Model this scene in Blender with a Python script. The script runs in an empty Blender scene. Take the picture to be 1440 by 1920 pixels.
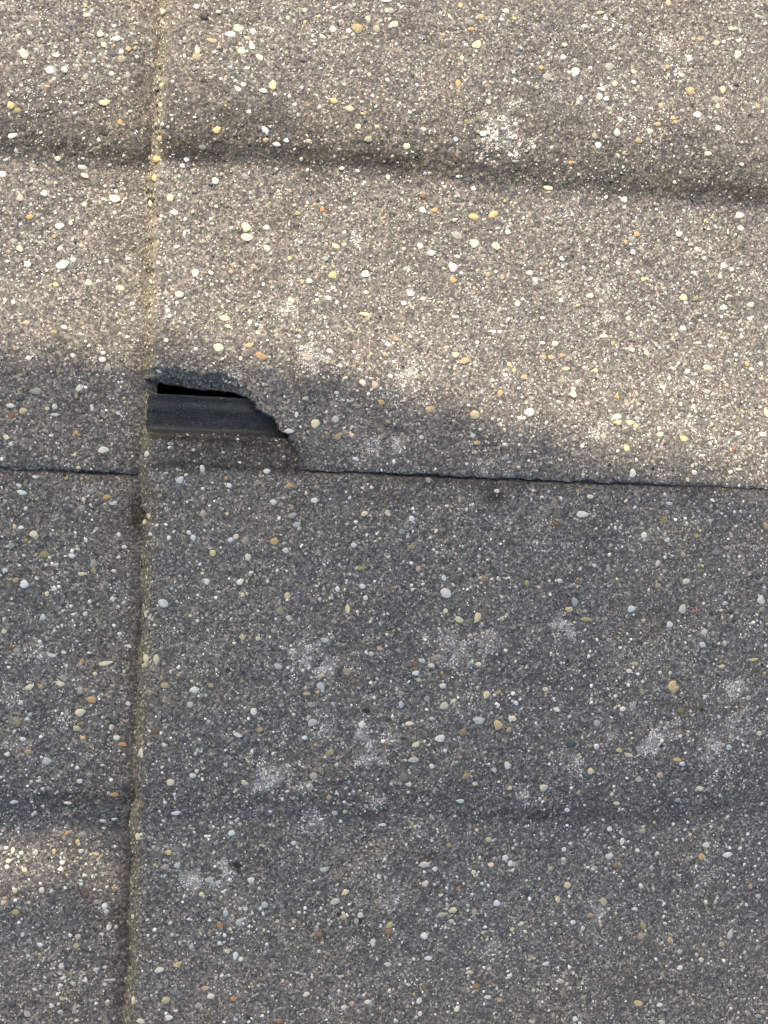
import bpy, math, random
import numpy as np
from mathutils import Matrix, Vector

# ------------------------------------------------------------------ frame of reference
# Roof coordinates in metres: u runs up the slope (right in the picture), v along the eaves (up in the picture),
# w stands off the roof plane.  ROOF turns them into world coordinates.
PX = 0.000244                       # size of a photo pixel on the roof
PITCH = math.radians(24)
ROOF = Matrix.Translation((0, 0, 3.4)) @ Matrix(((math.cos(PITCH), 0, -math.sin(PITCH), 0), (0, 1, 0, 0),
                                                  (math.sin(PITCH), 0, math.cos(PITCH), 0), (0, 0, 0, 1)))
SC = bpy.context.scene
COL = SC.collection

# ------------------------------------------------------------------ camera
DIST = 0.72
TILT = math.radians(12)
ROLL = math.radians(2.1)
FOC = DIST / PX                     # focal length in photo pixels
cpos = Vector((-DIST * math.sin(TILT), 0, DIST * math.cos(TILT)))
fwd = (-cpos).normalized()
up0 = Vector((0, 1, 0))
right0 = fwd.cross(up0).normalized()
up0 = right0.cross(fwd).normalized()
cup = up0 * math.cos(ROLL) + right0 * math.sin(ROLL) * -1.0
cri = fwd.cross(cup).normalized()
cam = bpy.data.cameras.new('camera')
camo = bpy.data.objects.new('camera', cam)
COL.objects.link(camo)
camo.matrix_world = ROOF @ Matrix(((cri.x, cup.x, -fwd.x, cpos.x), (cri.y, cup.y, -fwd.y, cpos.y),
                                   (cri.z, cup.z, -fwd.z, cpos.z), (0, 0, 0, 1)))
cam.sensor_fit = 'VERTICAL'
cam.sensor_height = 24
cam.lens = 24 * FOC / 1920
cam.clip_start = 0.02
cam.clip_end = 3000
SC.camera = camo
_c, _f, _r, _u = (np.array(q) for q in (cpos, fwd, cri, cup))


def on_roof(px, py, w=0.012):
    """where the sight line through a photo pixel meets the roof at height w"""
    d = _f * FOC + _r * (np.asarray(px, float)[..., None] - 720) - _u * (np.asarray(py, float)[..., None] - 960)
    t = (w - _c[2]) / d[..., 2]
    return _c[0] + d[..., 0] * t, _c[1] + d[..., 1] * t


def to_px(u, v, w):
    u, v, w = np.broadcast_arrays(u, v, w)
    q = np.stack([u - _c[0], v - _c[1], w - _c[2]], -1)
    z = q @ _f
    return 720 + FOC * (q @ _r) / z, 960 - FOC * (q @ _u) / z


# ------------------------------------------------------------------ light
SUN_LOCAL = Vector((-0.24, 0.70, 0.69)).normalized()        # towards the sun, in roof coordinates
SUN = (ROOF.to_3x3() @ SUN_LOCAL).normalized()
world = bpy.data.worlds.new('World')
SC.world = world
world.use_nodes = True
nt = world.node_tree
nt.nodes.clear()
sky = nt.nodes.new('ShaderNodeTexSky')
sky.sky_type = 'NISHITA'
sky.sun_disc = False
sky.sun_elevation = math.asin(SUN.z)
sky.sun_rotation = math.atan2(SUN.x, SUN.y)
sky.air_density = 1.0
sky.dust_density = 2.5
tint = nt.nodes.new('ShaderNodeMix')
tint.data_type = 'RGBA'
tint.blend_type = 'MULTIPLY'
tint.inputs['Factor'].default_value = 1
tint.inputs['B'].default_value = (0.985, 0.94, 0.86, 1)         # the camera's white balance: its shade reads neutral
bg = nt.nodes.new('ShaderNodeBackground')
bg.inputs['Strength'].default_value = 0.12
out = nt.nodes.new('ShaderNodeOutputWorld')
nt.links.new(sky.outputs[0], tint.inputs['A'])
nt.links.new(tint.outputs['Result'], bg.inputs[0])
nt.links.new(bg.outputs[0], out.inputs[0])
sun = bpy.data.lights.new('sun', 'SUN')
sun.energy = 2.8
sun.angle = math.radians(0.6)
sun.color = (1.0, 0.83, 0.62)
suno = bpy.data.objects.new('sun', sun)
COL.objects.link(suno)
suno.rotation_euler = SUN.to_track_quat('Z', 'Y').to_euler()
suno.location = (0, 0, 8)
SC.view_settings.view_transform = 'Standard'
SC.view_settings.look = 'None'
SC.view_settings.gamma = 1
SC.view_settings.use_curve_mapping = False
SC.view_settings.exposure = 1.69
SC.render.engine = 'CYCLES'
SC.cycles.max_bounces = 5
SC.cycles.diffuse_bounces = 3

rng = np.random.default_rng(7)
random.seed(7)


# ------------------------------------------------------------------ noise
def vnoise(x, y, seed=0):
    xi = np.floor(x).astype(np.int64)
    yi = np.floor(y).astype(np.int64)
    fx = x - xi
    fy = y - yi
    fx = fx * fx * (3 - 2 * fx)
    fy = fy * fy * (3 - 2 * fy)

    def h(a, b):
        n = (a * 374761393 + b * 668265263 + seed * 974634777) & 0xffffffff
        n = ((n ^ (n >> 13)) * 1274126177) & 0xffffffff
        return ((n ^ (n >> 16)) & 0xffff) / 65535.0
    return (h(xi, yi) * (1 - fx) + h(xi + 1, yi) * fx) * (1 - fy) + (h(xi, yi + 1) * (1 - fx) + h(xi + 1, yi + 1) * fx) * fy


def fbm(x, y, seed=0, oct=3):
    s = 0
    a = 1
    t = 0
    for k in range(oct):
        s = s + a * vnoise(x * 2 ** k + 17.3 * k, y * 2 ** k - 9.1 * k, seed + k)
        t += a
        a *= 0.55
    return s / t


def sstep(a, b, x):
    t = np.clip((x - a) / (b - a), 0, 1)
    return t * t * (3 - 2 * t)


# ------------------------------------------------------------------ tile profile across its width
NAT = 1170                          # width shown of a tile, in photo pixels
PS = np.array([-121, -119, -115, -106, -102, -94, -90, -76, -61, -57, -50, 0, 60, 200, 380, 490, 540, 584, 612, 632, 672, 760,
               850, 908, 968, 1026, 1085, 1135, 1171, 1300], float)
PH = np.array([9.7, 10.4, 9.5, 9.2, 9.8, 9.7, 9.1, 8.7, 8.7, 10.2, 12.0, 14, 15.6, 17, 17, 16, 14.6, 11.7, 8.4, 5.2, 3.9, 2.4,
               2.4, 4.0, 7.3, 11.2, 14.6, 16.8, 17.6, 17.8], float)
PH = np.where(PS >= -50, 17.6 - (17.6 - PH) * 0.43, PH + 0.6)
PH = PH + np.interp(PS, [-130, 0, 60, 200], [0.8, 0.8, .4, 0])
_S = np.arange(-160, 1301, 1.0)
_raw = np.interp(_S, PS, PH)
_k = np.exp(-0.5 * (np.arange(-40, 41) / 13.0) ** 2)
_k /= _k.sum()
_wide = np.convolve(np.pad(_raw, 40, mode='edge'), _k, 'valid')
_k2 = np.exp(-0.5 * (np.arange(-40, 41) / 2.2) ** 2)
_k2 /= _k2.sum()
_tight = np.convolve(np.pad(_raw, 40, mode='edge'), _k2, 'valid')
_k3 = np.exp(-0.5 * (np.arange(-40, 41) / 6.0) ** 2)
_k3 /= _k3.sum()
_mid = np.convolve(np.pad(_raw, 40, mode='edge'), _k3, 'valid')
_mix = sstep(-60, -20, _S)
_PROF = _tight * (1 - _mix) + _wide * _mix
_cr = np.exp(-((_S - 624) / 26) ** 2)
_PROF = (_PROF * (1 - _cr) + _mid * _cr) * 0.001
GAUGE = 0.345
LIFT = 0.0095


def prof(s):
    return np.interp(s, _S, _PROF)


# joints, from the photograph
uN = float(on_roof(290, 420)[0])                        # nose of the right-hand row
_, vR = on_roof(1000, 896, 0.029)                       # side joint of the right-hand row
_, vL = on_roof(135, 881, 0.016)                        # side joint of the left-hand row
vR = float(vR)
vL = float(vL)


class Tile:
    def __init__(self, vtop, unose, hole=False, top=False):
        self.vt = vtop
        self.un = unose
        self.hole = hole

    def s(self, v):
        return (self.vt - v) / PX

    def w(self, u, v, micro=True):
        s = self.s(v)
        h = prof(s) + LIFT * (1 - (u - self.un) / GAUGE)
        x, y = u * 1000, v * 1000
        h = h + (fbm(x / 45, y / 30, 5) - 0.5) * 0.0022
        # groove where the neighbour's edge lies on this tile
        amp = 0.0019 * np.clip(0.5 + 1.3 * (vnoise(x / 22, y * 0 + 3, 31) - 0.2), 0.35, 1.3)
        if self is B:
            px, _ = to_px(u, v, 0.026)
            amp = amp * sstep(560, 600, px) * (1 - 0.75 * sstep(1150, 1330, px))
        else:
            px, _ = to_px(u, v, 0.012)
            amp = amp * (0.45 + 0.75 * sstep(90, 200, px))
        h = h - amp * np.exp(-((s - 2.0) / 4.5) ** 2)
        # rounded side edge
        h = h - 0.0006 * np.exp(-np.clip(NAT - s, 0, 99) / 3.0)
        # rounded nose arris
        h = h - 0.0016 * np.exp(-np.clip(u - self.un - nose_shift(v), 0, 1) / 0.0011)
        smooth = sstep(-61, -53, s)
        if micro:
            m = (fbm(x / 2.6, y / 2.6, 11, 2) - 0.5) * 0.00075 + (vnoise(x / 1.15, y / 1.15, 12) - 0.5) * 0.00042
            m = m * (0.5 + 0.9 * fbm(x / 30, y / 30, 77, 2))
            m = m * (1 + 0.35 * np.exp(-((s - 585) / 60) ** 2))
            h = h + m * (0.12 + 0.88 * smooth)
        if self.hole:
            h = h - spall(u, v) * (0.0062 + 0.0030 * (fbm(x / 1.7, y / 1.4, 21) - 0.5))
        return h


# the broken corner (photo pixels, clockwise from the nose)
HOLE_PX = np.array([(250, 708), (286, 710), (300, 715), (312, 715), (322, 719), (340, 720), (352, 725), (368, 725), (384, 729), (398, 729),
                    (412, 731), (428, 731), (440, 734), (452, 737), (462, 742), (474, 750), (481, 760), (488, 770), (497, 775), (508, 779),
                    (517, 787), (522, 797), (527, 806), (536, 812), (544, 819), (551, 830), (555, 842), (557, 856), (556, 868), (560, 880),
                    (563, 905), (250, 905)], float)
_hu, _hv = on_roof(HOLE_PX[:, 0], HOLE_PX[:, 1], 0.0245)
HOLE = np.stack([_hu, _hv], 1)
_seg = [(1 - f) * HOLE[i] + f * HOLE[i + 1] for i in range(len(HOLE) - 2) for f in (0, .34, .67)]
_jr = np.random.default_rng(19)
HOLE = np.array([p + (_jr.normal(0, .00026, 2) if 6 < i < len(_seg) - 3 else 0) for i, p in enumerate(_seg)] + [HOLE[-2], HOLE[-1]])
SP = np.array([(270, 682), (300, 690), (330, 688), (350, 692), (384, 696), (420, 699), (440, 706), (452, 718), (474, 738), (478, 760),
               (440, 760), (270, 760)], float)
_su, _sv = on_roof(SP[:, 0], SP[:, 1], 0.0245)
SPALL = np.stack([_su, _sv], 1)


def inside(poly, u, v):
    r = np.zeros(np.shape(u), bool)
    n = len(poly)
    for i in range(n):
        x1, y1 = poly[i]
        x2, y2 = poly[(i + 1) % n]
        c = (y1 > v) != (y2 > v)
        r ^= c & (u < (x2 - x1) * (v - y1) / (y2 - y1 + 1e-12) + x1)
    return r


def near(poly, u, v):
    best = np.full(np.shape(u), 1e9)
    bu = np.zeros(np.shape(u))
    bv = np.zeros(np.shape(u))
    n = len(poly)
    for i in range(n):
        p = poly[i]
        q = poly[(i + 1) % n]
        d = q - p
        t = np.clip(((u - p[0]) * d[0] + (v - p[1]) * d[1]) / (d @ d), 0, 1)
        cu = p[0] + t * d[0]
        cv = p[1] + t * d[1]
        r = np.hypot(u - cu, v - cv)
        m = r < best
        best = np.where(m, r, best)
        bu = np.where(m, cu, bu)
        bv = np.where(m, cv, bv)
    return best, bu, bv


def spall(u, v):
    out = np.zeros(np.shape(u))
    bb = (u > SPALL[:, 0].min() - .004) & (u < SPALL[:, 0].max() + .004) & (v > SPALL[:, 1].min() - .004) & (v < SPALL[:, 1].max() + .004)
    if not np.any(bb):
        return out
    uu = u[bb]
    vv = v[bb]
    j = (vnoise(uu * 1000 / 1.6, vv * 1000 / 1.6, 51) - 0.5) * 0.0016
    d, _, _ = near(SPALL, uu, vv)
    sd = np.where(inside(SPALL, uu, vv), d, -d) + j
    out[bb] = np.clip(sd / 0.0065, 0, 1) * sstep(0, 0.0008, sd)
    return out


A = B = C = D = None
B = Tile(vR, uN)
A = Tile(vR + NAT * PX, uN, hole=True)
D = Tile(vL, uN - GAUGE)
C = Tile(vL + NAT * PX, uN - GAUGE)

# ------------------------------------------------------------------ stains, lichen and painted shade (photo pixels: x, y, radius, strength)
LICHEN = [(940, 250, 40, 1), (683, 443, 24, .8), (800, 187, 14, .5), (1243, 77, 26, .6), (1377, 227, 20, .6), (1140, 593, 20, .9), (1070, 620, 26, .8),
          (1055, 542, 15, .7), (1140, 547, 16, .7), (1290, 797, 26, .42), (1127, 813, 26, .5), (763, 713, 42, .8), (790, 697, 34, .7),
          (590, 677, 32, .9), (530, 590, 26, .8), (743, 833, 14, 1), (690, 840, 24, .5), (900, 870, 26, .6), (937, 873, 16, .7), (577, 1233, 40, .8), (603, 1247, 17, 1),
          (853, 1223, 42, .7), (907, 1200, 28, .7), (687, 1397, 36, .9), (613, 1363, 28, .6), (1050, 1155, 22, .9), (1073, 1183, 13, 1), (980, 1257, 14, .8),
          (1377, 1297, 24, .7), (1253, 1363, 24, .8), (1383, 1353, 38, .6), (1223, 1397, 24, .9), (1333, 1410, 32, .7), (1150, 1377, 24, .6),
          (1077, 1437, 24, .7), (500, 1453, 38, .8), (530, 1450, 26, .9), (567, 1477, 22, .7), (702, 1512, 16, 1), (580, 1537, 18, .8), (660, 1623, 18, .6), (743, 1697, 18, .6),
          (660, 1770, 18, .4), (923, 1780, 22, .6), (360, 1647, 15, 1.2), (420, 1637, 18, 1.3), (405, 1660, 12, 1), (387, 1513, 10, .9), (350, 1790, 22, .4),
          (77, 1237, 36, .6), (33, 1237, 22, .5), (20, 1320, 28, .5), (113, 1357, 22, .4), (27, 1403, 28, .5), (980, 1490, 18, .7), (1160, 1507, 12, .7),
          (1127, 1707, 26, .6), (1160, 1680, 20, .5), (1343, 1460, 16, .6), (830, 1130, 30, .3), (900, 1110, 26, .35), (700, 560, 60, .25), (860, 640, 60, .35),
          (1000, 640, 60, .3), (480, 620, 60, .3), (1240, 40, 50, .3), (560, 60, 40, .25), (640, 200, 50, .25), (430, 700, 14, .7), (640, 740, 20, .4),
          (1400, 1480, 40, .3), (700, 1800, 60, .2), (1240, 1880, 50, .3)]
_lp = np.array([(x, y, r, k * (.72 if y < 730 and x > 400 and y > 400 else 1)) for x, y, r, k in LICHEN], float)
_lu, _lv = on_roof(_lp[:, 0], _lp[:, 1], 0.02)
DIRT_SHADE = [(925, 932, 26, 16, 1.0), (545, 862, 16, 26, 1.0), (720, 930, 60, 18, .5), (1010, 1532, 130, 12, .55), (1240, 1537, 90, 11, .4), (700, 1525, 40, 14, .45), (880, 905, 200, 12, .5),
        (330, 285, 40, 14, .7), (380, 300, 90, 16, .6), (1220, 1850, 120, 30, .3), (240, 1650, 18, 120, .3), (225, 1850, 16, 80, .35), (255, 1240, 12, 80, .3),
        (255, 960, 16, 40, .7), (265, 130, 14, 90, .4), (40, 1090, 120, 40, .1), (340, 845, 80, 34, .55), (470, 845, 90, 36, .7), (130, 1500, 120, 12, .6)]  # some of these paint shade onto the tile inside the broken corner


def lichen_at(u, v):
    m = np.zeros(np.shape(u))
    j = fbm(u * 1000 / 5.5, v * 1000 / 5.5, 61) - 0.5
    for k in range(len(_lp)):
        r = _lp[k, 2] * PX * 1.25
        d = np.hypot(u - _lu[k], v - _lv[k]) / r
        m = np.maximum(m, _lp[k, 3] * np.clip((1.25 - d + j * 2.4) * .8, 0, 1))
    g = fbm(u * 1000 / 16, v * 1000 / 16, 68)
    m = np.maximum(m, np.clip((g - 0.60) * 3, 0, 0.27))
    return np.clip(m, 0, 1)


def dirt_shade_at(t, u, v):
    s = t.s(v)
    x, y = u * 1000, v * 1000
    k0 = (0.66 if t in (A, C) else 0.14)  # crease grime plus painted shade of the roll, stronger on the upper tiles
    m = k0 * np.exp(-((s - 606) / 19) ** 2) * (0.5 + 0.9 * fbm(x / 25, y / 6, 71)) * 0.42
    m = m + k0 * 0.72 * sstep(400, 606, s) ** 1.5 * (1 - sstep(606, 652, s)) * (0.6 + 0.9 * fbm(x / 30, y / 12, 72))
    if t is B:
        m = m + 0.9 * np.exp(-((s + 50) / 9) ** 2)  # painted dark so the slope out of the channel reads as shaded
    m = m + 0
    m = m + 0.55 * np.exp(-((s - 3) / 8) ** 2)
    for (px, py, rx, ry, k) in DIRT_SHADE:
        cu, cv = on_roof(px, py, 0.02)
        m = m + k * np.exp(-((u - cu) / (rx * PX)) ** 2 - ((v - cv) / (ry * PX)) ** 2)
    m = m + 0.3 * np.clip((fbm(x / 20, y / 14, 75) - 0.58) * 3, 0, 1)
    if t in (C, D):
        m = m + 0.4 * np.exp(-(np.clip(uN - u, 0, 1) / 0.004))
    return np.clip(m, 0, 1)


# ------------------------------------------------------------------ materials
def mat(name):
    m = bpy.data.materials.new(name)
    m.use_nodes = True
    n = m.node_tree
    b = n.nodes['Principled BSDF']
    b.inputs['Roughness'].default_value = 0.85
    b.inputs['Specular IOR Level'].default_value = 0.35
    return m, n, b


def node(n, kind, **kw):
    x = n.nodes.new(kind)
    for k, v in kw.items():
        setattr(x, k, v)
    return x


def ramp(n, src, stops):
    r = n.nodes.new('ShaderNodeValToRGB')
    e = r.color_ramp.elements
    while len(e) < len(stops):
        e.new(0.5)
    for i, (p, c) in enumerate(stops):
        e[i].position = p
        e[i].color = (*c, 1) if len(c) == 3 else c
    n.links.new(src, r.inputs[0])
    return r.outputs[0]


def mixc(n, a, b, fac, mode='MIX'):
    x = node(n, 'ShaderNodeMix', data_type='RGBA', blend_type=mode)
    for key, val in (('A', a), ('B', b), ('Factor', fac)):
        s = x.inputs[key]
        if isinstance(val, bpy.types.NodeSocket):
            n.links.new(val, s)
        else:
            s.default_value = (*val, 1) if isinstance(val, tuple) else val
    return x.outputs['Result']


def noise(n, vec, scale, detail=3, rough=0.55):
    x = node(n, 'ShaderNodeTexNoise')
    x.inputs['Scale'].default_value = scale
    x.inputs['Detail'].default_value = detail
    x.inputs['Roughness'].default_value = rough
    n.links.new(vec, x.inputs['Vector'])
    return x.outputs['Fac']


def math_(n, op, a, b):
    x = node(n, 'ShaderNodeMath', operation=op)
    for i, val in enumerate((a, b)):
        if isinstance(val, bpy.types.NodeSocket):
            n.links.new(val, x.inputs[i])
        else:
            x.inputs[i].default_value = val
    return x.outputs[0]


def concrete(name, base=((.050, .0495, .0505), (.098, .095, .0925), (.165, .158, .150)), warm=0.0):
    m, n, b = mat(name)
    co = node(n, 'ShaderNodeTexCoord').outputs['Object']
    at = node(n, 'ShaderNodeAttribute', attribute_name='mask')
    sep = node(n, 'ShaderNodeSeparateColor')
    n.links.new(at.outputs['Color'], sep.inputs[0])
    vor = node(n, 'ShaderNodeTexVoronoi')
    vor.inputs['Scale'].default_value = 1150
    wob = node(n, 'ShaderNodeTexNoise')
    wob.inputs['Scale'].default_value = 900
    n.links.new(co, wob.inputs['Vector'])
    vm = node(n, 'ShaderNodeVectorMath', operation='MULTIPLY_ADD')
    n.links.new(wob.outputs['Color'], vm.inputs[0])
    vm.inputs[1].default_value = (0.0009,) * 3
    n.links.new(co, vm.inputs[2])
    n.links.new(vm.outputs[0], vor.inputs['Vector'])
    s2 = node(n, 'ShaderNodeSeparateColor')
    n.links.new(vor.outputs['Color'], s2.inputs[0])
    cells = ramp(n, s2.outputs[0], [(0, base[0]), (.45, base[1]), (.8, base[2]), (.93, (.22, .205, .18)), (1, (.36, .34, .30))])
    fine = ramp(n, noise(n, co, 2200, 2), [(.3, (.62, .62, .62)), (.7, (1.35, 1.35, 1.35))])
    col = mixc(n, cells, fine, 1.0, 'MULTIPLY')
    tone = ramp(n, noise(n, co, 26, 4), [(.3, (.90, .91, .94)), (.5, (1, 1, 1)), (.7, (1.10, 1.06, 1.0))])
    col = mixc(n, col, tone, 1.0, 'MULTIPLY')
    # lichen / lime bloom: pale, lacy
    lace = noise(n, co, 900, 6, 0.85)
    lf = math_(n, 'MULTIPLY', sep.outputs[0], 1.0)
    th = math_(n, 'SUBTRACT', math_(n, 'ADD', math_(n, 'MULTIPLY', lf, 0.30), lace), 0.615)
    lf2 = node(n, 'ShaderNodeClamp')
    n.links.new(math_(n, 'MULTIPLY', th, 9.0), lf2.inputs[0])
    lf3 = math_(n, 'MULTIPLY', lf2.outputs[0], math_(n, 'MINIMUM', math_(n, 'MULTIPLY', lf, 1.6), 0.42))
    lcol = ramp(n, noise(n, co, 90, 3), [(.35, (.38, .345, .31)), (.65, (.46, .455, .45))])
    col = mixc(n, col, lcol, lf3)
    # grime, plus shade painted into the creases and the broken corner
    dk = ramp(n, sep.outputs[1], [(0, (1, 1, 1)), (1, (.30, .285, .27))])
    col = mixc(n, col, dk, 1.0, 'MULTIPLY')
    # ochre film on the end faces
    col = mixc(n, col, ramp(n, noise(n, co, 800, 5, 0.7), [(.3, (.07, .066, .055)), (.48, (.16, .148, .118)), (.6, (.25, .232, .185)), (.75, (.46, .44, .37))]), sep.outputs[2])
    n.links.new(col, b.inputs['Base Color'])
    bump = node(n, 'ShaderNodeBump')
    bump.inputs['Strength'].default_value = 0.55
    bump.inputs['Distance'].default_value = 0.0005
    hh = math_(n, 'ADD', noise(n, co, 1500, 4, 0.65), math_(n, 'MULTIPLY', vor.outputs['Distance'], -0.5))
    n.links.new(hh, bump.inputs['Height'])
    n.links.new(bump.outputs[0], b.inputs['Normal'])
    b.inputs['Roughness'].default_value = 0.88
    return m


M_TILE = concrete('weathered_concrete')
M_BREAK = concrete('broken_concrete', ((.05, .048, .045), (.11, .105, .10), (.19, .18, .17)))


def grain_material():
    m, n, b = mat('sand_grains')
    at = node(n, 'ShaderNodeAttribute', attribute_name='tint')
    co = node(n, 'ShaderNodeTexCoord').outputs['Object']
    f = ramp(n, noise(n, co, 1300, 3), [(.3, (.72, .72, .72)), (.7, (1.15, 1.15, 1.15))])
    n.links.new(mixc(n, at.outputs['Color'], f, 1.0, 'MULTIPLY'), b.inputs['Base Color'])
    b.inputs['Roughness'].default_value = 0.7
    return m


M_GRAIN = grain_material()


def pebble_material():
    m, n, b = mat('pebble_stone')
    oi = node(n, 'ShaderNodeObjectInfo')
    co = node(n, 'ShaderNodeTexCoord').outputs['Object']
    vm = node(n, 'ShaderNodeVectorMath', operation='ADD')
    n.links.new(co, vm.inputs[0])
    n.links.new(oi.outputs['Random'], vm.inputs[1])
    f = ramp(n, noise(n, vm.outputs[0], 1.6, 5, 0.65), [(.25, (.70, .68, .64)), (.5, (1, 1, 1)), (.75, (1.12, 1.10, 1.06))])
    col = mixc(n, oi.outputs['Color'], f, 1.0, 'MULTIPLY')
    sp = ramp(n, noise(n, vm.outputs[0], 7, 3), [(.28, (.45, .42, .38)), (.36, (1, 1, 1))])
    col = mixc(n, col, sp, 0.6, 'MULTIPLY')
    n.links.new(col, b.inputs['Base Color'])
    b.inputs['Roughness'].default_value = 0.55
    bump = node(n, 'ShaderNodeBump')
    bump.inputs['Strength'].default_value = 0.3
    bump.inputs['Distance'].default_value = 0.2
    n.links.new(noise(n, vm.outputs[0], 5, 3), bump.inputs['Height'])
    n.links.new(bump.outputs[0], b.inputs['Normal'])
    return m


M_PEB = pebble_material()


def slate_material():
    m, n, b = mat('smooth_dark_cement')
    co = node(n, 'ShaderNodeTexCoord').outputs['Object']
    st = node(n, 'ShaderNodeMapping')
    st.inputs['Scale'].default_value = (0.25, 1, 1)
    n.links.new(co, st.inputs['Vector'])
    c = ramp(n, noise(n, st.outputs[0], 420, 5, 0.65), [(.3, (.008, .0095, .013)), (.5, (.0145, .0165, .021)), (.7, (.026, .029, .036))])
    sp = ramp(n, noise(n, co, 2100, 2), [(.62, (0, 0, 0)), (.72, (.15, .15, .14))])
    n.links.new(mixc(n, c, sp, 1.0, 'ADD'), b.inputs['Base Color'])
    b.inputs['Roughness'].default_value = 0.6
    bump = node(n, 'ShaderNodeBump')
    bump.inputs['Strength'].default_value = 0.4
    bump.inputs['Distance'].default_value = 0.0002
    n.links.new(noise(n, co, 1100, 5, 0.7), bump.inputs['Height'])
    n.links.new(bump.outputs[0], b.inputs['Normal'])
    return m


M_SLATE = slate_material()


def plain(name, c0, c1, scale, rough=0.85):
    m, n, b = mat(name)
    co = node(n, 'ShaderNodeTexCoord').outputs['Object']
    n.links.new(ramp(n, noise(n, co, scale, 4), [(.3, c0), (.7, c1)]), b.inputs['Base Color'])
    b.inputs['Roughness'].default_value = rough
    return m


M_FELT = plain('roofing_felt', (.010, .010, .011), (.022, .021, .020), 60)
M_WOOD = plain('batten_timber', (.16, .10, .055), (.24, .16, .09), 30)
M_LEAF = plain('leaf_green', (.035, .07, .018), (.07, .11, .03), 3)
M_BARK = plain('bark_brown', (.07, .055, .04), (.13, .10, .075), 12)
M_LAWN = plain('lawn_green', (.035, .06, .02), (.07, .09, .035), 1.5)
M_BRICK = plain('house_render', (.42, .39, .34), (.50, .47, .42), 2)


# ------------------------------------------------------------------ mesh helpers
def mesh(name, verts, faces=None, quads=None, tris=None, material=None, smooth=True, attr=None):
    me = bpy.data.meshes.new(name)
    verts = np.asarray(verts, np.float32)
    parts = []
    if quads is not None and len(quads):
        parts.append((np.asarray(quads, np.int32), 4))
    if tris is not None and len(tris):
        parts.append((np.asarray(tris, np.int32), 3))
    if faces is not None:
        me.from_pydata(verts.tolist(), [], faces)
    else:
        me.vertices.add(len(verts))
        me.vertices.foreach_set('co', verts.ravel())
        idx = np.concatenate([p.ravel() for p, _ in parts])
        tot = np.concatenate([np.full(len(p), k, np.int32) for p, k in parts])
        st = np.concatenate([[0], np.cumsum(tot)[:-1]]).astype(np.int32)
        me.loops.add(len(idx))
        me.loops.foreach_set('vertex_index', idx)
        me.polygons.add(len(tot))
        me.polygons.foreach_set('loop_start', st)
        me.update(calc_edges=True)
        me.validate()
    if smooth:
        me.polygons.foreach_set('use_smooth', np.ones(len(me.polygons), bool))
    if attr:
        for k, arr in attr.items():
            a = me.color_attributes.new(k, 'FLOAT_COLOR', 'POINT')
            c = np.ones((len(verts), 4), np.float32)
            c[:, :3] = arr
            a.data.foreach_set('color', c.ravel())
    if material:
        me.materials.append(material)
    return me


def link(name, me, parent=None, loc=None):
    o = bpy.data.objects.new(name, me)
    COL.objects.link(o)
    if parent:
        o.parent = parent
    if loc is not None:
        o.location = loc
    return o


def graded(a, b, fa, fb, fine, coarse):
    """grid lines from a to b, fine between fa and fb"""
    out = [a]
    x = a
    while x < b:
        d = max(fa - x, x - fb, 0)
        st = min(coarse, fine + d * 0.25)
        x += st
        out.append(x)
    out[-1] = b
    return np.array(out)


# seen area of the roof
_cu, _cv = on_roof([0, 1440, 1440, 0], [0, 0, 1920, 1920], 0.015)
U0, U1, V0, V1 = _cu.min() - .012, _cu.max() + .012, _cv.min() - .012, _cv.max() + .012
FINE = 0.00085


def nose_shift(v):
    """waver of the nose line"""
    y = np.asarray(v) * 1000
    return 0.0026 * sstep(-10, 110, (vR - np.asarray(v)) / PX) + ((vnoise(y / 14, y * 0, 91) - 0.5) * 0.0020 + (vnoise(y / 3.2, y * 0, 92) - 0.5) * 0.0008 + (vnoise(y / 1.3, y * 0, 93) - 0.5) * 0.0006)


def tile_surface(t, u0, u1, s0, s1, detail=True):
    """the upper face of a tile as a grid; returns vertex arrays, the cell mask and the border cells"""
    fine, coarse = (FINE, 0.006) if detail else (0.004, 0.008)
    ul = graded(u0, u1, U0, U1, fine, coarse)
    vl = graded(t.vt - s1 * PX, t.vt - s0 * PX, V0, V1, fine, coarse)
    U, V = np.meshgrid(ul, vl)
    # side edge jag (bottom rows) and nose waver (first columns)
    sj = t.s(V)
    jag = ((vnoise(U * 1000 / 2.1, U * 0 + 5, 95) - 0.5) * 0.0009 + (vnoise(U * 1000 / 9, U * 0 + 5, 96) - 0.5) * 0.0012)
    V = V + jag * np.exp(-np.clip(s1 - sj, 0, 999) / 8.0)
    U = U + nose_shift(V) * np.exp(-(U - u0) / 0.007)
    mask = np.ones((len(vl) - 1, len(ul) - 1), bool)
    if t.hole:
        d, cu, cv = near(HOLE, U, V)
        j = (vnoise(U * 1000 / 1.1, V * 1000 / 1.1, 97) - 0.5) * 0.0007
        ins = inside(HOLE, U, V)
        snap = (d < FINE * 0.62) & (U > u0 + 0.001)
        U = np.where(snap, cu + j, U)
        V = np.where(snap, cv + j * 0.6, V)
        uc = (U[:-1, :-1] + U[1:, 1:] + U[:-1, 1:] + U[1:, :-1]) / 4
        vc = (V[:-1, :-1] + V[1:, 1:] + V[:-1, 1:] + V[1:, :-1]) / 4
        mask &= ~inside(HOLE, uc, vc)
    W = t.w(U, V)
    return U, V, W, mask


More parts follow.
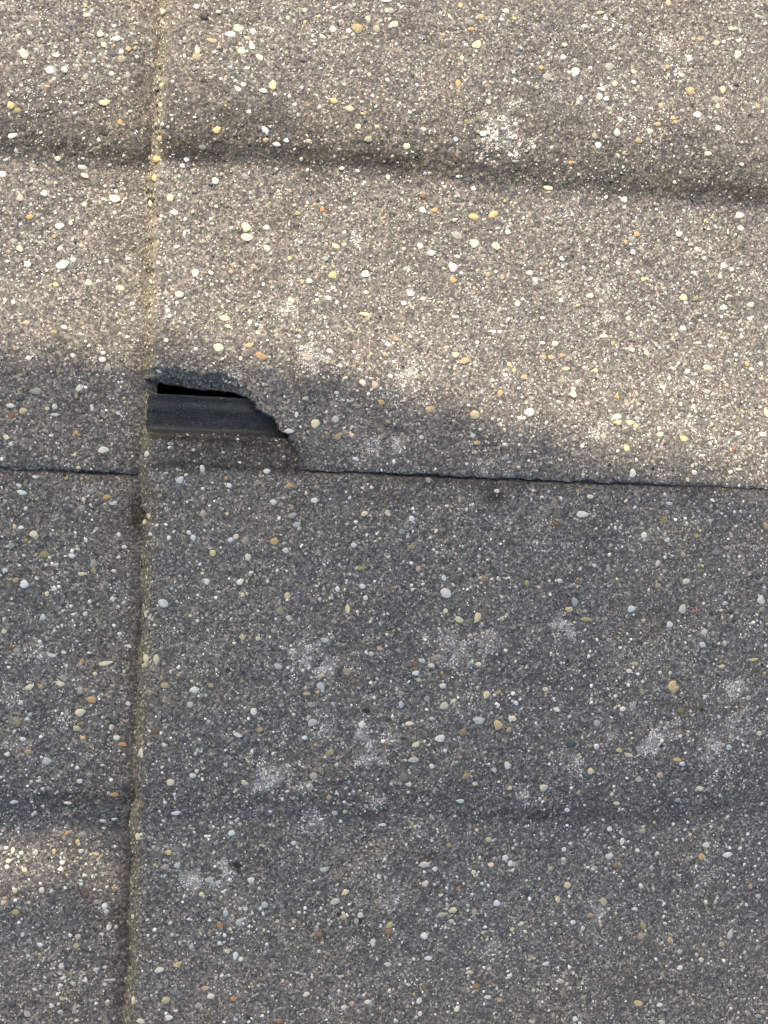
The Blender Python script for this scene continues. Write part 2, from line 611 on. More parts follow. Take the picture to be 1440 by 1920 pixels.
def build_tile(name, t, u0, u1, s0, s1, label, group, detail=True, slate=False):
    root = bpy.data.objects.new(name, None)
    COL.objects.link(root)
    org = np.array([t.un, t.vt - 0.5 * NAT * PX, 0.0])
    root.matrix_world = ROOF @ Matrix.Translation(Vector(org))
    root.empty_display_size = 0.05
    root['label'] = label
    root['category'] = 'roof tile'
    root['kind'] = 'thing'
    root['group'] = group
    U, V, W, mask = tile_surface(t, u0, u1, s0, s1, detail)
    nv, nu = U.shape
    idx = np.arange(nv * nu).reshape(nv, nu)
    P = np.stack([U, V, W], -1).reshape(-1, 3) - org
    S = t.s(V)
    if detail:
        L = lichen_at(U, V)
        Dm = dirt_shade_at(t, U, V)
    else:
        L = np.clip((fbm(U * 60, V * 60, 68) - 0.6) * 3, 0, .4)
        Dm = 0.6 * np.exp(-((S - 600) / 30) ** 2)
    moss = np.zeros_like(L)
    if detail:
        moss = 0.6 * np.exp(-(U - u0) / 0.0013) * np.clip(0.4 + 1.2 * vnoise(V * 1000 / 6, V * 0, 101), 0, 1) * (1 if t is A else .5) if t in (A, B) else moss
        L = L * (1 - 0.9 * Dm)
        if t.hole:
            sp = spall(U, V)
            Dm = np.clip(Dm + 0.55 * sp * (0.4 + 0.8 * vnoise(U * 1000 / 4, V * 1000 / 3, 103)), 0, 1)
            L = L * (1 - sp)
            # pale rim along the break
            dd, _, _ = near(HOLE, U, V)
            rim = np.exp(-(dd / 0.0012) ** 2) * 0.6 * vnoise(U * 1000 / 2, V * 1000 / 2, 104)
            L = np.clip(L + rim * (V > HOLE[:, 1].min() + 0.006), 0, 1)
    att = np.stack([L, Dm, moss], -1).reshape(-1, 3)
    quads = np.stack([idx[:-1, :-1], idx[:-1, 1:], idx[1:, 1:], idx[1:, :-1]], -1)
    sc = (S[:-1, :-1] + S[1:, 1:]) / 2
    sl = mask & (sc < -52) if slate else np.zeros_like(mask)
    body_m = mask & ~sl
    q = quads[body_m]
    verts = [P]
    atts = [att]
    allq = [q]
    nb = len(P)
    # side walls along every border of the sheet
    pad = np.pad(mask, 1)
    walls_break = []

    def add_walls(edges, depth, rows, rough, lean, dest):
        nonlocal nb
        # edges: list of (i0, i1) vertex index pairs, outward normal 2d array
        pass
    edges = []
    for (dj, di, a, b_) in ((-1, 0, (0, 0), (0, 1)), (1, 0, (1, 1), (1, 0)), (0, -1, (1, 0), (0, 0)), (0, 1, (0, 1), (1, 1))):
        nbm = pad[1 + dj:1 + dj + mask.shape[0], 1 + di:1 + di + mask.shape[1]]
        jj, ii = np.nonzero(mask & ~nbm)
        e0 = idx[jj + a[0], ii + a[1]]
        e1 = idx[jj + b_[0], ii + b_[1]]
        inner = (jj + dj >= 0) & (jj + dj < mask.shape[0]) & (ii + di >= 0) & (ii + di < mask.shape[1])
        kind = np.where(inner, 1, 0)
        if (dj, di) == (-1, 0):
            kind = np.where(inner, 1, 2)     # side joint
        if (dj, di) == (0, -1):
            kind = np.where(inner, 1, 3)     # nose
        edges += list(zip(e0.tolist(), e1.tolist(), kind.tolist()))
    bw_v, bw_q, bmap = [], [], {}
    wall_v, wall_q, wmap = [], [], {}
    rows = 5

    def column(i, store, vm, depth, rgh, brk):
        if (i, brk) in vm:
            return vm[(i, brk)]
        p = P[i]
        ids = []
        for r in range(rows + 1):
            f = r / rows
            n1 = (random.random() - .5) * rgh if 0 < r else 0
            n2 = (random.random() - .5) * rgh if 0 < r else 0
            store.append((p[0] + n1, p[1] + n2, p[2] - depth * f))
            ids.append(len(store) - 1)
        vm[(i, brk)] = ids
        return ids
    for (a, b_, k) in edges:
        if k == 3:
            continue
        if k == 1:
            ca = column(a, bw_v, bmap, 0.0048, 0.0007, 1)
            cb = column(b_, bw_v, bmap, 0.0048, 0.0007, 1)
            for r in range(rows):
                bw_q.append((ca[r], ca[r + 1], cb[r + 1], cb[r]))
        else:
            dep = 0.0026 if k == 2 else 0.010
            ca = column(a, wall_v, wmap, dep, 0.0004, k)
            cb = column(b_, wall_v, wmap, dep, 0.0004, k)
            for r in range(rows):
                wall_q.append((ca[r], ca[r + 1], cb[r + 1], cb[r]))
    if wall_q:
        allq.append(np.array(wall_q) + nb)
        verts.append(np.array(wall_v))
        wa = np.zeros((len(wall_v), 3))
        wa[:, 1] = 0.35
        atts.append(wa)
        nb += len(wall_v)
    # underside, coarse
    ub = np.arange(u0 + 0.004, u1, 0.006)
    vb = np.arange(t.vt - s1 * PX + 0.001, t.vt - s0 * PX, 0.004)
    UB, VB = np.meshgrid(ub, vb)
    depth = 0.0035 + 0.006 * sstep(5, 60, s1 - t.s(VB))
    depth = np.where(t.s(VB) < -20, 0.003, depth)
    WB = t.w(UB, VB, False) - depth
    ib = np.arange(UB.size).reshape(UB.shape)
    qb = np.stack([ib[:-1, :-1], ib[1:, :-1], ib[1:, 1:], ib[:-1, 1:]], -1)
    if t.hole:
        dd, _, _ = near(HOLE, UB, VB)
        bad = inside(HOLE, UB, VB) | (dd < 0.004)
        okc = ~(bad[:-1, :-1] | bad[1:, :-1] | bad[1:, 1:] | bad[:-1, 1:])
        qb = qb[okc]
    qb = qb.reshape(-1, 4)
    verts.append(np.stack([UB, VB, WB], -1).reshape(-1, 3) - org)
    atts.append(np.zeros((UB.size, 3)))
    allq.append(qb + nb)
    nb += UB.size
    VV = np.concatenate(verts)
    QQ = np.concatenate([x.reshape(-1, 4) for x in allq])
    AA = np.concatenate(atts)
    used = np.zeros(len(VV), bool)
    used[QQ.ravel()] = True
    remap = np.cumsum(used) - 1
    me = mesh('tile_body', VV[used], quads=remap[QQ], material=M_TILE, attr={'mask': AA[used]})
    link('tile_body', me, root)
    if bw_q:
        ba = np.zeros((len(bw_v), 3))
        ba[:, 0] = 0.25
        ba[:, 1] = 0.3 * np.random.default_rng(3).random(len(bw_v))
        o = link('broken_edge', mesh('broken_edge', bw_v, quads=bw_q, material=M_BREAK, smooth=False, attr={'mask': ba}), root)
        o['label'] = 'rough broken edge of the snapped-off corner'
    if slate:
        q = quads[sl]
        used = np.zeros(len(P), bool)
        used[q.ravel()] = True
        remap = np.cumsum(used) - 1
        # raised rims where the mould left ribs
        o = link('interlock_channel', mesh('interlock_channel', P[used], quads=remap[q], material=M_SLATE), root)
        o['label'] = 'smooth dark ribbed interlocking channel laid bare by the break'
    # nose face: battered, worn, ochre
    yn = np.arange(t.vt - s1 * PX, t.vt - s0 * PX, 0.0007 if detail else 0.004)
    yn = np.append(yn, t.vt - s0 * PX)
    if t.hole:
        yn = yn[yn > HOLE[1, 1] - 0.0002]
    R = 13 if detail else 4
    T = np.linspace(0, 1, R)
    Yg, Tg = np.meshgrid(yn, T)
    un = u0 + nose_shift(Yg)
    slant = 0.0040 + 0.0016 * (vnoise(Yg * 1000 / 9, Yg * 0 + 2, 111) - 0.5)
    if t is B:
        slant = slant * (1 - 0.42 * sstep(-130, -110, t.s(Yg)) * (1 - sstep(-30, 10, t.s(Yg))))
    rg = (fbm(Yg * 1000 / 1.5, Tg * 7, 113, 2) - 0.5) * 0.0014 + (vnoise(Yg * 1000 / 5, Tg * 2.5, 114) - 0.5) * 0.0012
    fade = np.sin(np.clip(Tg * 1.3, 0, 1) * math.pi / 2)
    Ug = un - slant * (1 - (1 - Tg) ** 1.35) - rg * fade
    W0 = t.w(un, Yg)
    Wg = W0 - (LIFT + 0.0035) * Tg ** 1.25
    ni = np.arange(Yg.size).reshape(Yg.shape)
    nq = np.stack([ni[:-1, :-1], ni[:-1, 1:], ni[1:, 1:], ni[1:, :-1]], -1).reshape(-1, 4)
    na = np.zeros((R, len(yn), 3))
    na[..., 2] = np.clip(0.55 + 0.6 * (fbm(Yg * 1000 / 12, Tg * 2, 116) - 0.4), 0, 1)
    if t in (B, D):
        na[..., 2] *= 0.42
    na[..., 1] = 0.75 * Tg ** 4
    na[..., 0] = 0.25 * (vnoise(Yg * 1000 / 6, Tg * 3, 117))
    o = link('nose_edge', mesh('nose_edge', np.stack([Ug, Yg, Wg], -1).reshape(-1, 3) - org, quads=nq, material=M_TILE,
                               attr={'mask': na.reshape(-1, 3)}), root)
    if detail:
        o['label'] = 'ochre weathered front edge of the tile'
    return root, org, (Ug, Yg, Wg)


# ------------------------------------------------------------------ the four tiles in view
G = 'interlocking concrete roof tiles'
UE = uN + GAUGE + 0.012
rootC, oC, nC = build_tile('roof_tile', C, uN - GAUGE, uN + 0.0035, -20, NAT + 1,
                           'grey concrete roof tile directly left of the tile with the broken corner', G)
rootD, oD, nD = build_tile('roof_tile', D, uN - GAUGE, uN + 0.0035, -20, NAT + 1,
                           'dark concrete roof tile in the lower left corner with a small patch of sun', G)
rootA, oA, nA = build_tile('roof_tile', A, uN, UE, -20, NAT + 1,
                           'sunlit concrete roof tile whose lower left corner has broken off', G)
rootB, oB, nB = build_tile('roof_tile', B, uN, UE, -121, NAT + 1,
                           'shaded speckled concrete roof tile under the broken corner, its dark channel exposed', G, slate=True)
TILES = {'A': (A, rootA, oA), 'B': (B, rootB, oB), 'C': (C, rootC, oC), 'D': (D, rootD, oD)}

# ------------------------------------------------------------------ pebbles, and pits drawn as black stones, set in the concrete, read off the photograph
# one list per 480-pixel square of the photo: x, y, width, height (in thirds of a photo pixel), colour
PEB = {
 (0, 0): """135,303,52,55,C 282,393,45,45,W 362,390,35,30,W 565,192,33,33,C 660,215,40,28,W 585,252,35,32,C 683,291,26,26,W 722,275,32,28,T 686,332,45,40,GL
632,300,48,40,D 60,593,42,42,YT 100,622,34,28,L 588,577,52,36,YC 675,686,32,30,OT 70,762,50,28,W 325,893,34,26,C 465,942,60,28,GW 476,987,46,28,C 16,982,38,38,W
250,1088,38,38,W 113,1117,38,34,P 645,1118,64,46,W 168,1220,34,28,O 335,1272,42,38,W 398,1254,24,32,C 957,1114,40,46,CY 980,1195,44,30,W 1340,160,58,46,C
1300,193,60,36,W 1112,286,36,40,YC 1105,322,52,44,GL 1192,228,50,24,T 1362,286,48,40,C 1418,262,38,38,W 1425,178,34,40,W 1220,732,38,40,TY 1048,898,32,26,B
1212,1018,44,40,W 1380,993,48,38,G 1385,1277,56,44,C 1388,1336,58,46,C 990,1388,38,22,W 1105,38,34,26,W 1150,100,40,26,K 1148,455,36,20,K 583,752,50,26,K
627,414,30,30,W 720,420,30,34,G 75,1357,40,32,G 483,1312,30,34,P 305,1330,24,22,O 1140,830,48,28,DG 1092,385,34,34,DG 482,435,36,36,G 475,1150,34,34,GC
267,485,34,18,O 110,1400,38,30,C 445,320,26,32,G 315,312,36,24,C 490,85,50,24,C 165,185,24,24,W 1040,215,26,22,B 1270,595,22,22,T 1400,628,28,24,W 1370,475,30,24,W 1340,500,36,22,W 1095,660,26,22,W 1027,933,24,24,W 1215,1162,30,18,W 1185,1233,30,16,W 140,350,20,22,C 90,850,24,22,G""",
 (480, 0): """570,163,64,54,TL 432,165,42,38,WP 522,173,32,28,W 545,195,26,20,W 678,163,44,48,TG 778,138,48,36,C 372,203,34,22,W 1243,252,50,46,YC 1208,130,58,38,DG 1210,163,40,20,O
22,325,34,34,C 95,478,42,58,CY 42,512,50,26,W 105,530,26,22,W 440,567,44,30,OY 528,613,52,38,TC 1138,468,34,42,TO 52,730,46,26,B 115,812,50,26,B 52,787,34,26,T 575,712,34,32,C
630,785,46,34,LG 850,822,42,36,C 942,727,52,24,C 1278,753,46,32,B 1125,785,28,26,B 1307,573,26,32,C 482,948,32,20,W 1223,1060,34,26,W 742,998,26,26,W 372,1178,30,30,R 330,1150,28,20,O
237,1200,30,26,LT 1005,1183,38,28,TO 935,1182,38,38,W 1225,1220,64,40,TY 1335,1205,52,42,YO 365,1283,38,32,DG 60,1278,36,32,W 925,1383,38,38,W 985,1425,46,34,W 450,1385,40,30,YC
62,1395,40,34,C 1232,1370,44,48,C 1350,1386,54,44,C 1130,1325,60,46,G 1418,1303,34,32,W 600,642,30,14,Y 65,1355,34,34,G 572,962,30,20,B 1150,30,26,26,Y 1405,62,40,24,C 355,90,30,18,Y
437,45,32,14,W 733,5,50,16,W 815,42,28,18,W 628,103,32,22,C 740,450,26,24,B 1145,690,44,22,GL 1185,680,36,28,L 295,793,36,30,TC 170,790,30,22,B 1285,465,26,22,W 1313,530,26,22,W 408,485,22,24,T 940,1105,34,28,N 1135,990,28,24,B 665,1388,26,18,Y 275,57,28,28,C 760,60,40,40,G 1265,95,36,30,T 1158,325,30,30,C 1400,1130,22,26,YO""",
 (960, 0): """880,17,36,40,TC 1150,240,48,28,YC 1055,222,36,26,T 287,320,38,32,W 356,342,30,26,G 358,402,52,48,W 322,408,24,20,W 548,376,50,46,G 200,432,60,46,G 165,381,32,24,O 1003,513,50,48,T
1185,505,34,50,TC 998,327,42,42,W 955,423,38,26,C 875,378,30,30,T 683,403,30,26,C 578,470,36,36,C 510,500,38,30,W 493,543,38,46,GW 530,556,34,28,B 372,575,26,30,W 388,552,26,28,W 1045,645,54,36,W
1160,720,42,34,W 1187,742,32,24,G 1157,597,26,32,C 1148,562,52,42,G 820,698,44,26,T 776,738,38,32,WP 592,748,42,52,GW 465,765,30,36,GL 530,770,30,14,C 487,817,42,42,B 710,795,54,28,L 1100,862,50,28,C
980,826,22,26,W 328,915,26,26,O 1235,162,52,24,C 1270,305,40,52,C 1400,98,48,24,G 205,1058,60,28,C 205,1080,40,20,T 632,1122,42,40,W 1280,1210,52,38,W 1287,1284,38,32,W 937,1317,40,34,W 703,1317,34,30,O
672,1345,46,34,G 1040,1403,28,32,C 682,1418,32,32,W 640,1362,28,26,T 1385,597,26,24,T 918,682,34,20,T 1260,478,36,22,K 1015,597,24,26,K 1290,925,32,20,W 20,908,50,18,G 122,825,34,28,W 22,692,34,34,W
610,672,26,30,B 850,944,34,14,O 1365,443,26,22,B 1000,1378,24,24,C 1240,900,30,24,D 140,490,32,30,G 295,252,34,22,C 495,72,44,20,CT 410,145,40,20,W 838,597,34,32,T 685,463,32,20,W 12,103,30,20,Y 915,1024,24,20,W 1275,228,36,18,W 905,665,30,26,T""",
 (0, 480): """352,50,62,48,W 158,45,36,32,W 500,150,38,38,C 674,180,46,34,C 75,260,26,24,W 412,20,32,28,W 1010,217,56,40,WG 935,212,36,34,G 1100,95,38,46,WP 1187,95,28,24,W 1265,350,60,32,CY
1280,396,40,20,C 1228,515,58,50,C 1400,503,46,28,T 1354,577,26,28,C 577,583,44,34,W 580,545,30,24,W 606,632,38,42,GP 203,762,58,38,G 447,743,34,42,W 58,842,50,26,W 130,870,40,34,CT 308,848,34,34,W
310,893,50,18,W 110,795,38,42,D 162,575,34,26,W 580,1092,54,40,W 427,994,32,26,O 745,963,46,22,C 62,1203,38,40,B 262,1200,30,30,G 122,1330,56,28,B 600,1357,44,26,TO 512,1325,44,26,G 640,1390,36,22,B
378,1420,50,40,D 460,1418,36,32,G 1012,1262,36,42,B 1288,1292,38,28,B 1273,1250,26,30,OT 900,1350,34,16,O 895,650,34,20,B 1143,657,34,24,OT 196,1243,30,18,B 106,1290,30,22,B 36,1020,36,26,C
288,1010,24,20,W 1047,968,20,16,W 1337,1031,32,14,W 1350,1160,24,26,W 1138,1195,26,40,W 300,428,36,22,OT 150,375,40,24,TG 793,852,20,26,W 68,897,34,30,N 60,1060,26,26,B 314,160,32,26,Y 265,858,26,22,C
936,475,28,28,W 1045,1232,26,26,C 470,1370,22,24,C 430,790,20,26,T 410,560,30,26,W 360,400,34,24,W 85,517,26,24,T 440,1190,28,20,C 745,268,26,20,W 1300,90,28,28,T 1380,35,18,20,Y 150,1190,24,24,G 372,1250,26,20,T 145,1420,24,26,B 690,665,30,16,W 515,845,20,24,W 665,885,28,18,B 115,668,24,20,T""",
 (480, 480): """433,108,48,46,YT 615,103,50,38,W 1108,63,54,46,W 1133,3,40,18,C 392,16,36,32,G 870,210,54,38,W 832,265,38,28,W 940,240,34,20,W 1110,135,44,30,LO 1386,118,28,34,T 300,140,36,30,W
408,237,34,28,W 612,328,56,22,CY 1122,341,48,20,W 1228,178,28,20,Y 1197,158,22,18,C 200,247,36,26,C 28,565,56,42,TO 12,430,30,24,C 415,535,38,24,W 1122,558,44,36,GC 1175,590,54,38,T 1238,617,34,16,W
1245,485,28,24,W 740,497,26,24,W 788,467,34,24,T 286,560,36,28,T 430,600,32,26,T 600,713,46,34,CW 670,728,40,40,P 453,770,30,22,W 278,802,42,26,CG 705,822,36,28,YO 333,942,52,60,C 447,918,44,44,GB
1230,893,62,56,TC 980,860,52,34,T 460,1018,34,38,TL 503,992,34,24,T 540,1008,30,24,YC 185,985,58,26,W 1245,1050,48,26,TY 560,1142,38,18,B 1220,1010,30,28,W 930,1018,30,26,W 1378,950,28,14,W 1400,1060,36,22,W
1372,772,28,32,O 743,932,30,22,T 60,1210,40,30,W 187,1290,38,30,TO 337,1300,36,20,TO 283,1333,22,26,C 328,1375,44,34,W 970,1260,36,38,G 1355,1322,40,26,W 98,1385,36,28,B 527,1360,38,20,B 740,1435,38,20,C
1076,1408,34,22,W 798,1220,28,20,D 1425,608,28,26,Y 70,628,32,30,G 40,722,26,22,C 505,685,34,20,C 540,960,26,20,C 228,892,20,34,W 1405,1135,34,30,G 1185,1425,30,26,B 190,14,26,26,Y 475,617,30,24,B 395,995,20,24,O 385,60,20,22,Y 305,70,30,28,G 245,420,20,24,Y 310,430,22,20,W 620,205,34,22,C 435,178,32,20,W 260,145,24,28,T 345,248,24,24,C 1305,105,28,30,T 165,855,30,26,GL 108,1035,12,10,W 128,1065,14,14,W 535,875,30,20,G 1165,1360,26,26,G 600,1305,34,14,W""",
 (960, 480): """100,95,40,32,W 131,134,36,34,W 30,270,34,34,W 737,131,30,30,Y 965,234,50,46,YC 1190,53,40,32,W 1190,290,38,36,W 960,405,50,32,W 450,30,28,20,W 438,225,44,26,C 657,352,30,34,C 512,450,50,24,WC
1335,352,34,22,W 1342,275,42,34,GW 1035,240,30,30,L 170,488,36,20,W 243,492,30,26,C 568,490,28,30,T 678,530,28,24,W 757,545,30,32,C 1098,627,50,32,C 987,648,34,28,W 305,635,50,22,CY 468,640,34,30,CY
1345,635,44,20,C 1400,608,36,28,W 1322,607,32,22,O 98,880,62,48,W 343,778,44,36,C 345,746,30,24,W 367,708,26,22,W 848,738,34,26,B 1098,763,44,28,G 1022,848,26,30,W 948,833,22,28,C 590,905,52,32,CW
597,938,46,32,TC 662,937,48,34,CY 697,955,36,30,CL 835,1003,44,34,C 828,970,28,24,W 968,1028,50,34,TY 645,1082,40,42,CY 1408,1003,46,30,CW 1275,998,32,24,W 1432,885,30,56,C 395,1070,26,24,W 680,1222,42,42,W
1027,1218,38,32,W 988,1258,28,26,YC 790,1157,34,24,T 275,1365,34,24,B 440,1353,44,24,C 640,1378,34,22,C 885,1392,44,20,B 118,1320,30,24,C 370,1323,24,26,TO 690,1415,26,22,B 265,1145,24,22,C 220,1163,22,20,C
70,682,36,24,T 12,643,28,24,TY 645,553,26,16,K 265,822,40,22,G 1207,727,26,24,T 648,835,32,28,G 1045,488,42,16,C 280,15,34,26,W 285,62,28,20,W 220,570,40,28,T 180,570,30,28,T 280,560,34,26,T 595,40,28,24,W 708,92,32,24,WP 1170,117,30,26,W 1237,75,34,28,GW 1115,505,32,22,W 1405,690,32,22,TY 1340,552,32,18,W 80,823,26,20,C 590,790,34,26,TO 705,775,24,24,C 1250,1083,28,30,RN 1015,712,34,24,W 1240,827,24,20,W 855,43,28,32,G 1275,1200,46,18,C 1230,1215,32,22,C 1180,345,20,24,B 468,600,24,22,W 910,632,30,20,C 1290,415,34,20,B 170,348,28,22,W 1400,90? """,
 (0, 960): """190,127,50,34,C 250,238,60,40,L 137,405,48,42,WB 403,247,38,30,WB 305,432,30,30,W 265,460,26,30,C 458,348,44,22,C 88,384,36,30,T 640,331,28,20,W 635,489,34,26,W 673,686,28,24,W 242,590,30,34,B
526,290,40,46,G 528,330,28,40,TL 118,88,34,24,B 482,155,22,32,W 593,852,78,26,C 293,806,50,20,W 338,966,50,30,C 356,930,48,34,G 165,985,46,32,C 228,983,28,24,O 515,1057,56,38,OT 450,1127,62,48,C
432,1217,42,36,LC 452,1002,38,44,GP 657,1270,42,30,W 685,1307,60,26,O 465,1270,32,24,Y 128,1277,36,26,W 262,1400,54,44,GB 42,1361,30,28,W 162,1350,38,34,T 100,1185,34,36,L 95,1133,50,16,T 918,514,50,48,WB
1163,392,32,38,W 1351,393,38,36,W 1388,390,24,24,Y 1087,145,36,32,B 978,110,30,26,W 1197,231,38,40,Y 1250,228,32,20,L 1327,137,38,36,C 1297,158,32,26,B 1380,163,46,46,GL 1395,255,36,46,CW 1412,341,28,28,W
1140,10,30,36,P 1278,12,32,24,Y 927,973,52,38,YT 1095,1001,56,36,W 1070,1083,40,36,GW 1427,1122,40,44,W 1217,888,28,22,C 1337,1254,56,22,W 872,1238,34,30,N 1030,1278,44,36,D 1375,1310,44,34,D 1366,705,32,30,CL
1090,626,30,26,G 1222,808,36,26,G 1080,752,38,18,G 1320,738,34,16,C 1022,740,34,18,G 1080,950,28,24,C 1270,1420,28,30,W 490,1360,24,22,G 485,1000,26,22,T 880,830,36,56,C 430,300,24,30,G 505,503,20,26,W 118,1070,24,22,W 152,1165,26,20,W 95,780,40,30,G 462,840,26,20,O 358,790,26,18,C 480,575,24,24,C 590,400,28,24,G 437,208,28,20,C 668,128,26,24,W 725,755,32,16,W 720,1078,28,24,W 627,1210,28,32,WP 155,670,50,30,D 22,672,28,26,C 68,768,24,22,N 375,1137,24,22,G 535,910,22,24,C 600,1030,26,20,T 28,328,28,24,B 145,160,30,28,L 82,83,24,28,Y 700,195,30,20,W 455,1190,40,20,L 205,372,24,20,W 62,190,36,34,G 1240,200,24,22,B 1063,115,28,28,B 1140,345,36,16,C 1125,295,26,20,B 1365,465,24,30,C 1300,600,20,24,W 1100,1362,30,22,WG 1120,1278,20,20,W 1135,1405,22,24,W 1185,975,36,24,T""",
 (480, 960): """104,165,50,46,YO 875,38,38,36,WB 610,10,34,30,C 1068,457,58,56,WB 1057,370,32,36,WB 1013,108,34,22,W 178,472,38,42,TC 135,558,44,42,GL 186,598,32,36,GW 517,546,34,50,YC 535,518,20,20,T 570,560,22,34,C
600,418,38,32,W 616,482,32,28,W 458,432,26,34,W 118,330,28,28,C 595,318,52,26,L 912,318,36,38,TP 1282,377,44,40,TN 940,405,34,22,W 1143,604,58,36,C 1247,590,38,54,YC 1066,557,32,32,C 12,712,32,26,C
388,722,48,30,GB 125,868,48,26,GW 98,906,36,16,W 365,921,38,26,CT 512,898,52,46,TG 697,767,38,26,TP 630,742,30,20,OL 647,798,34,30,GW 933,836,48,26,WG 1015,820,62,38,TG 987,864,42,26,W 895,855,42,30,N
898,907,38,28,B 915,945,38,24,WL 1047,907,26,28,O 1253,857,40,26,C 363,981,50,38,GB 285,1022,38,22,CL 347,1016,34,22,T 817,1018,38,26,TG 1052,978,44,32,W 962,1050,34,34,G 1297,1027,38,42,CY 1362,1015,46,26,LT
1112,1062,38,26,C 1058,1092,50,42,WL 817,1083,30,38,GB 618,1118,54,28,K 315,1183,54,42,WG 597,1194,38,42,W 862,1190,60,26,C 1250,1173,76,40,GW 1362,1197,56,46,YT 1432,1162,28,34,W 1423,1225,30,30,T
1035,1275,54,42,W 900,1310,42,30,C 973,1310,26,28,W 950,1290,20,24,W 1065,1342,28,24,B 415,1355,48,34,TL 388,1378,22,22,B 722,1315,48,22,N 885,1395,70,34,GW 990,1430,28,30,W 1310,1418,28,24,B 1415,1425,44,36,W
1197,1136,30,26,G 22,1225,32,28,T 272,1270,38,26,B 990,1163,36,24,GB 1165,1240,44,46,TN 205,20,44,34,G 230,72,40,30,GB 280,234,22,24,W 550,188,34,30,W 873,198,40,26,L 1000,212,24,20,C 165,215,44,34,W 385,298,22,22,B 630,272,34,24,T 510,387,28,14,B 170,30? 1380,478,28,20,W 65,390,26,26,C 820,110,34,34,G 622,128,22,22,W 1125,237,26,24,T 770,445,20,22,T 740,572,22,24,W 1215,1047,28,28,CT 650,600,22,22,W 545,1020,28,20,TG 95,1360,28,20,W 153,1388,18,24,C 632,1150,22,18,C 680,1235,18,22,W 740,8,40,26,C 130,38,34,22,W 30,1? 350,378,24,26,T 382,435,22,30,GP 220,365,34,22,D 1340,345,40,34,D 210,1? 600,640? 100,670,44,34,GL 355,1100? 312,1085,40,34,G""",
 (960, 960): """395,12,70,36,W 245,68,42,34,N 857,42,38,42,L 975,38,28,28,WB 982,66,34,20,C 1427,78,34,44,TO 743,131,42,42,W 824,96,30,26,B 872,158,34,28,WB 962,240,32,34,TP 820,288,30,36,WP 860,255,28,28,W 1072,304,30,20,Y
980,389,56,36,WC 1212,200,46,26,PG 1155,228,52,30,GD 1280,252,28,22,W 267,386,38,24,W 210,387,24,28,W 150,421,34,22,C 183,475,30,24,CL 215,463,32,18,W 20,420,26,20,B 83,400,34,36,LT 354,505,42,46,DB
672,544,44,38,B 418,603,62,24,YL 323,548,50,34,CT 958,548,40,54,PW 888,633,42,38,B 1400,497,48,50,WB 1198,514,42,28,WG 1120,425,38,32,G 1183,596,28,26,LC 1072,747,42,36,B 1197,735,30,28,WG 1082,675,38,34,GW
1002,697,24,24,B 692,854,46,28,CL 658,894,42,26,W 1362,829,52,16,Y 1420,908,34,24,T 902,984,66,58,Y 680,1094,38,36,G 603,1092,34,20,PC 622,1108,42,32,W 950,1118,44,36,LN 733,1010,30,40,GL 755,1070,26,26,W
188,997,32,26,C 252,1112,40,26,CW 22,1075,36,26,W 52,1106,28,20,B 8,1162,30,34,C 135,1188,28,18,W 478,1188,46,44,DB 397,1270,30,24,OC 474,1318,36,36,B 603,1342,42,24,TY 657,1367,48,26,YC 378,1366,28,26,LC
930,1393,52,22,YO 955,1416,40,26,B 1220,1323,38,34,GB 330,1300,60,36,D 840,1316,26,26,K 1390,1245,34,32,C 888,907,40,20,CG 835,900,28,24,W 507,828,34,16,G 430,812,36,14,W 470,784,20,14,W 1327,944,20,14,C
545,90,34,18,B 580,90,30,26,W 822,412,38,28,TG 770,438,34,24,C 1340,25,24,20,W 1040,135,32,28,TO 1232,130,26,34,TP 620,197,22,20,B 465,300,30,28,B 385,320,28,22,C 840,352,28,18,C 968,158,22,20,Y 590,377,28,18,C 625,632,34,22,L 740,612,38,18,CL 1042,550,24,20,R 1405,548,32,28,GL 1400,620,28,20,W 1378,578,36,18,B 750,738,26,18,W 1245,..? 1085,1? 1330,1046,32,28,GB 1265,1098,28,22,C 945,1258,28,24,W 1270,1275,24,22,W 240,1238,24,18,T 225,1355,26,18,C 235,1055,24,20,W 445,1050,20,18,W 668,1245,30,26,C 785,775,34,20,G 405,925,28,18,C 1180,868,40,22,C 1112,900,24,18,TO 235,828,32,18,G 1305,1015,26,20,N 540,10,34,22,G 370,375,34,18,T 700,500? 895,460,20,18,TP 1360,1? 1095,830,34,18,G 1395,855,26,14,W 1085,1040,34,22,B""",
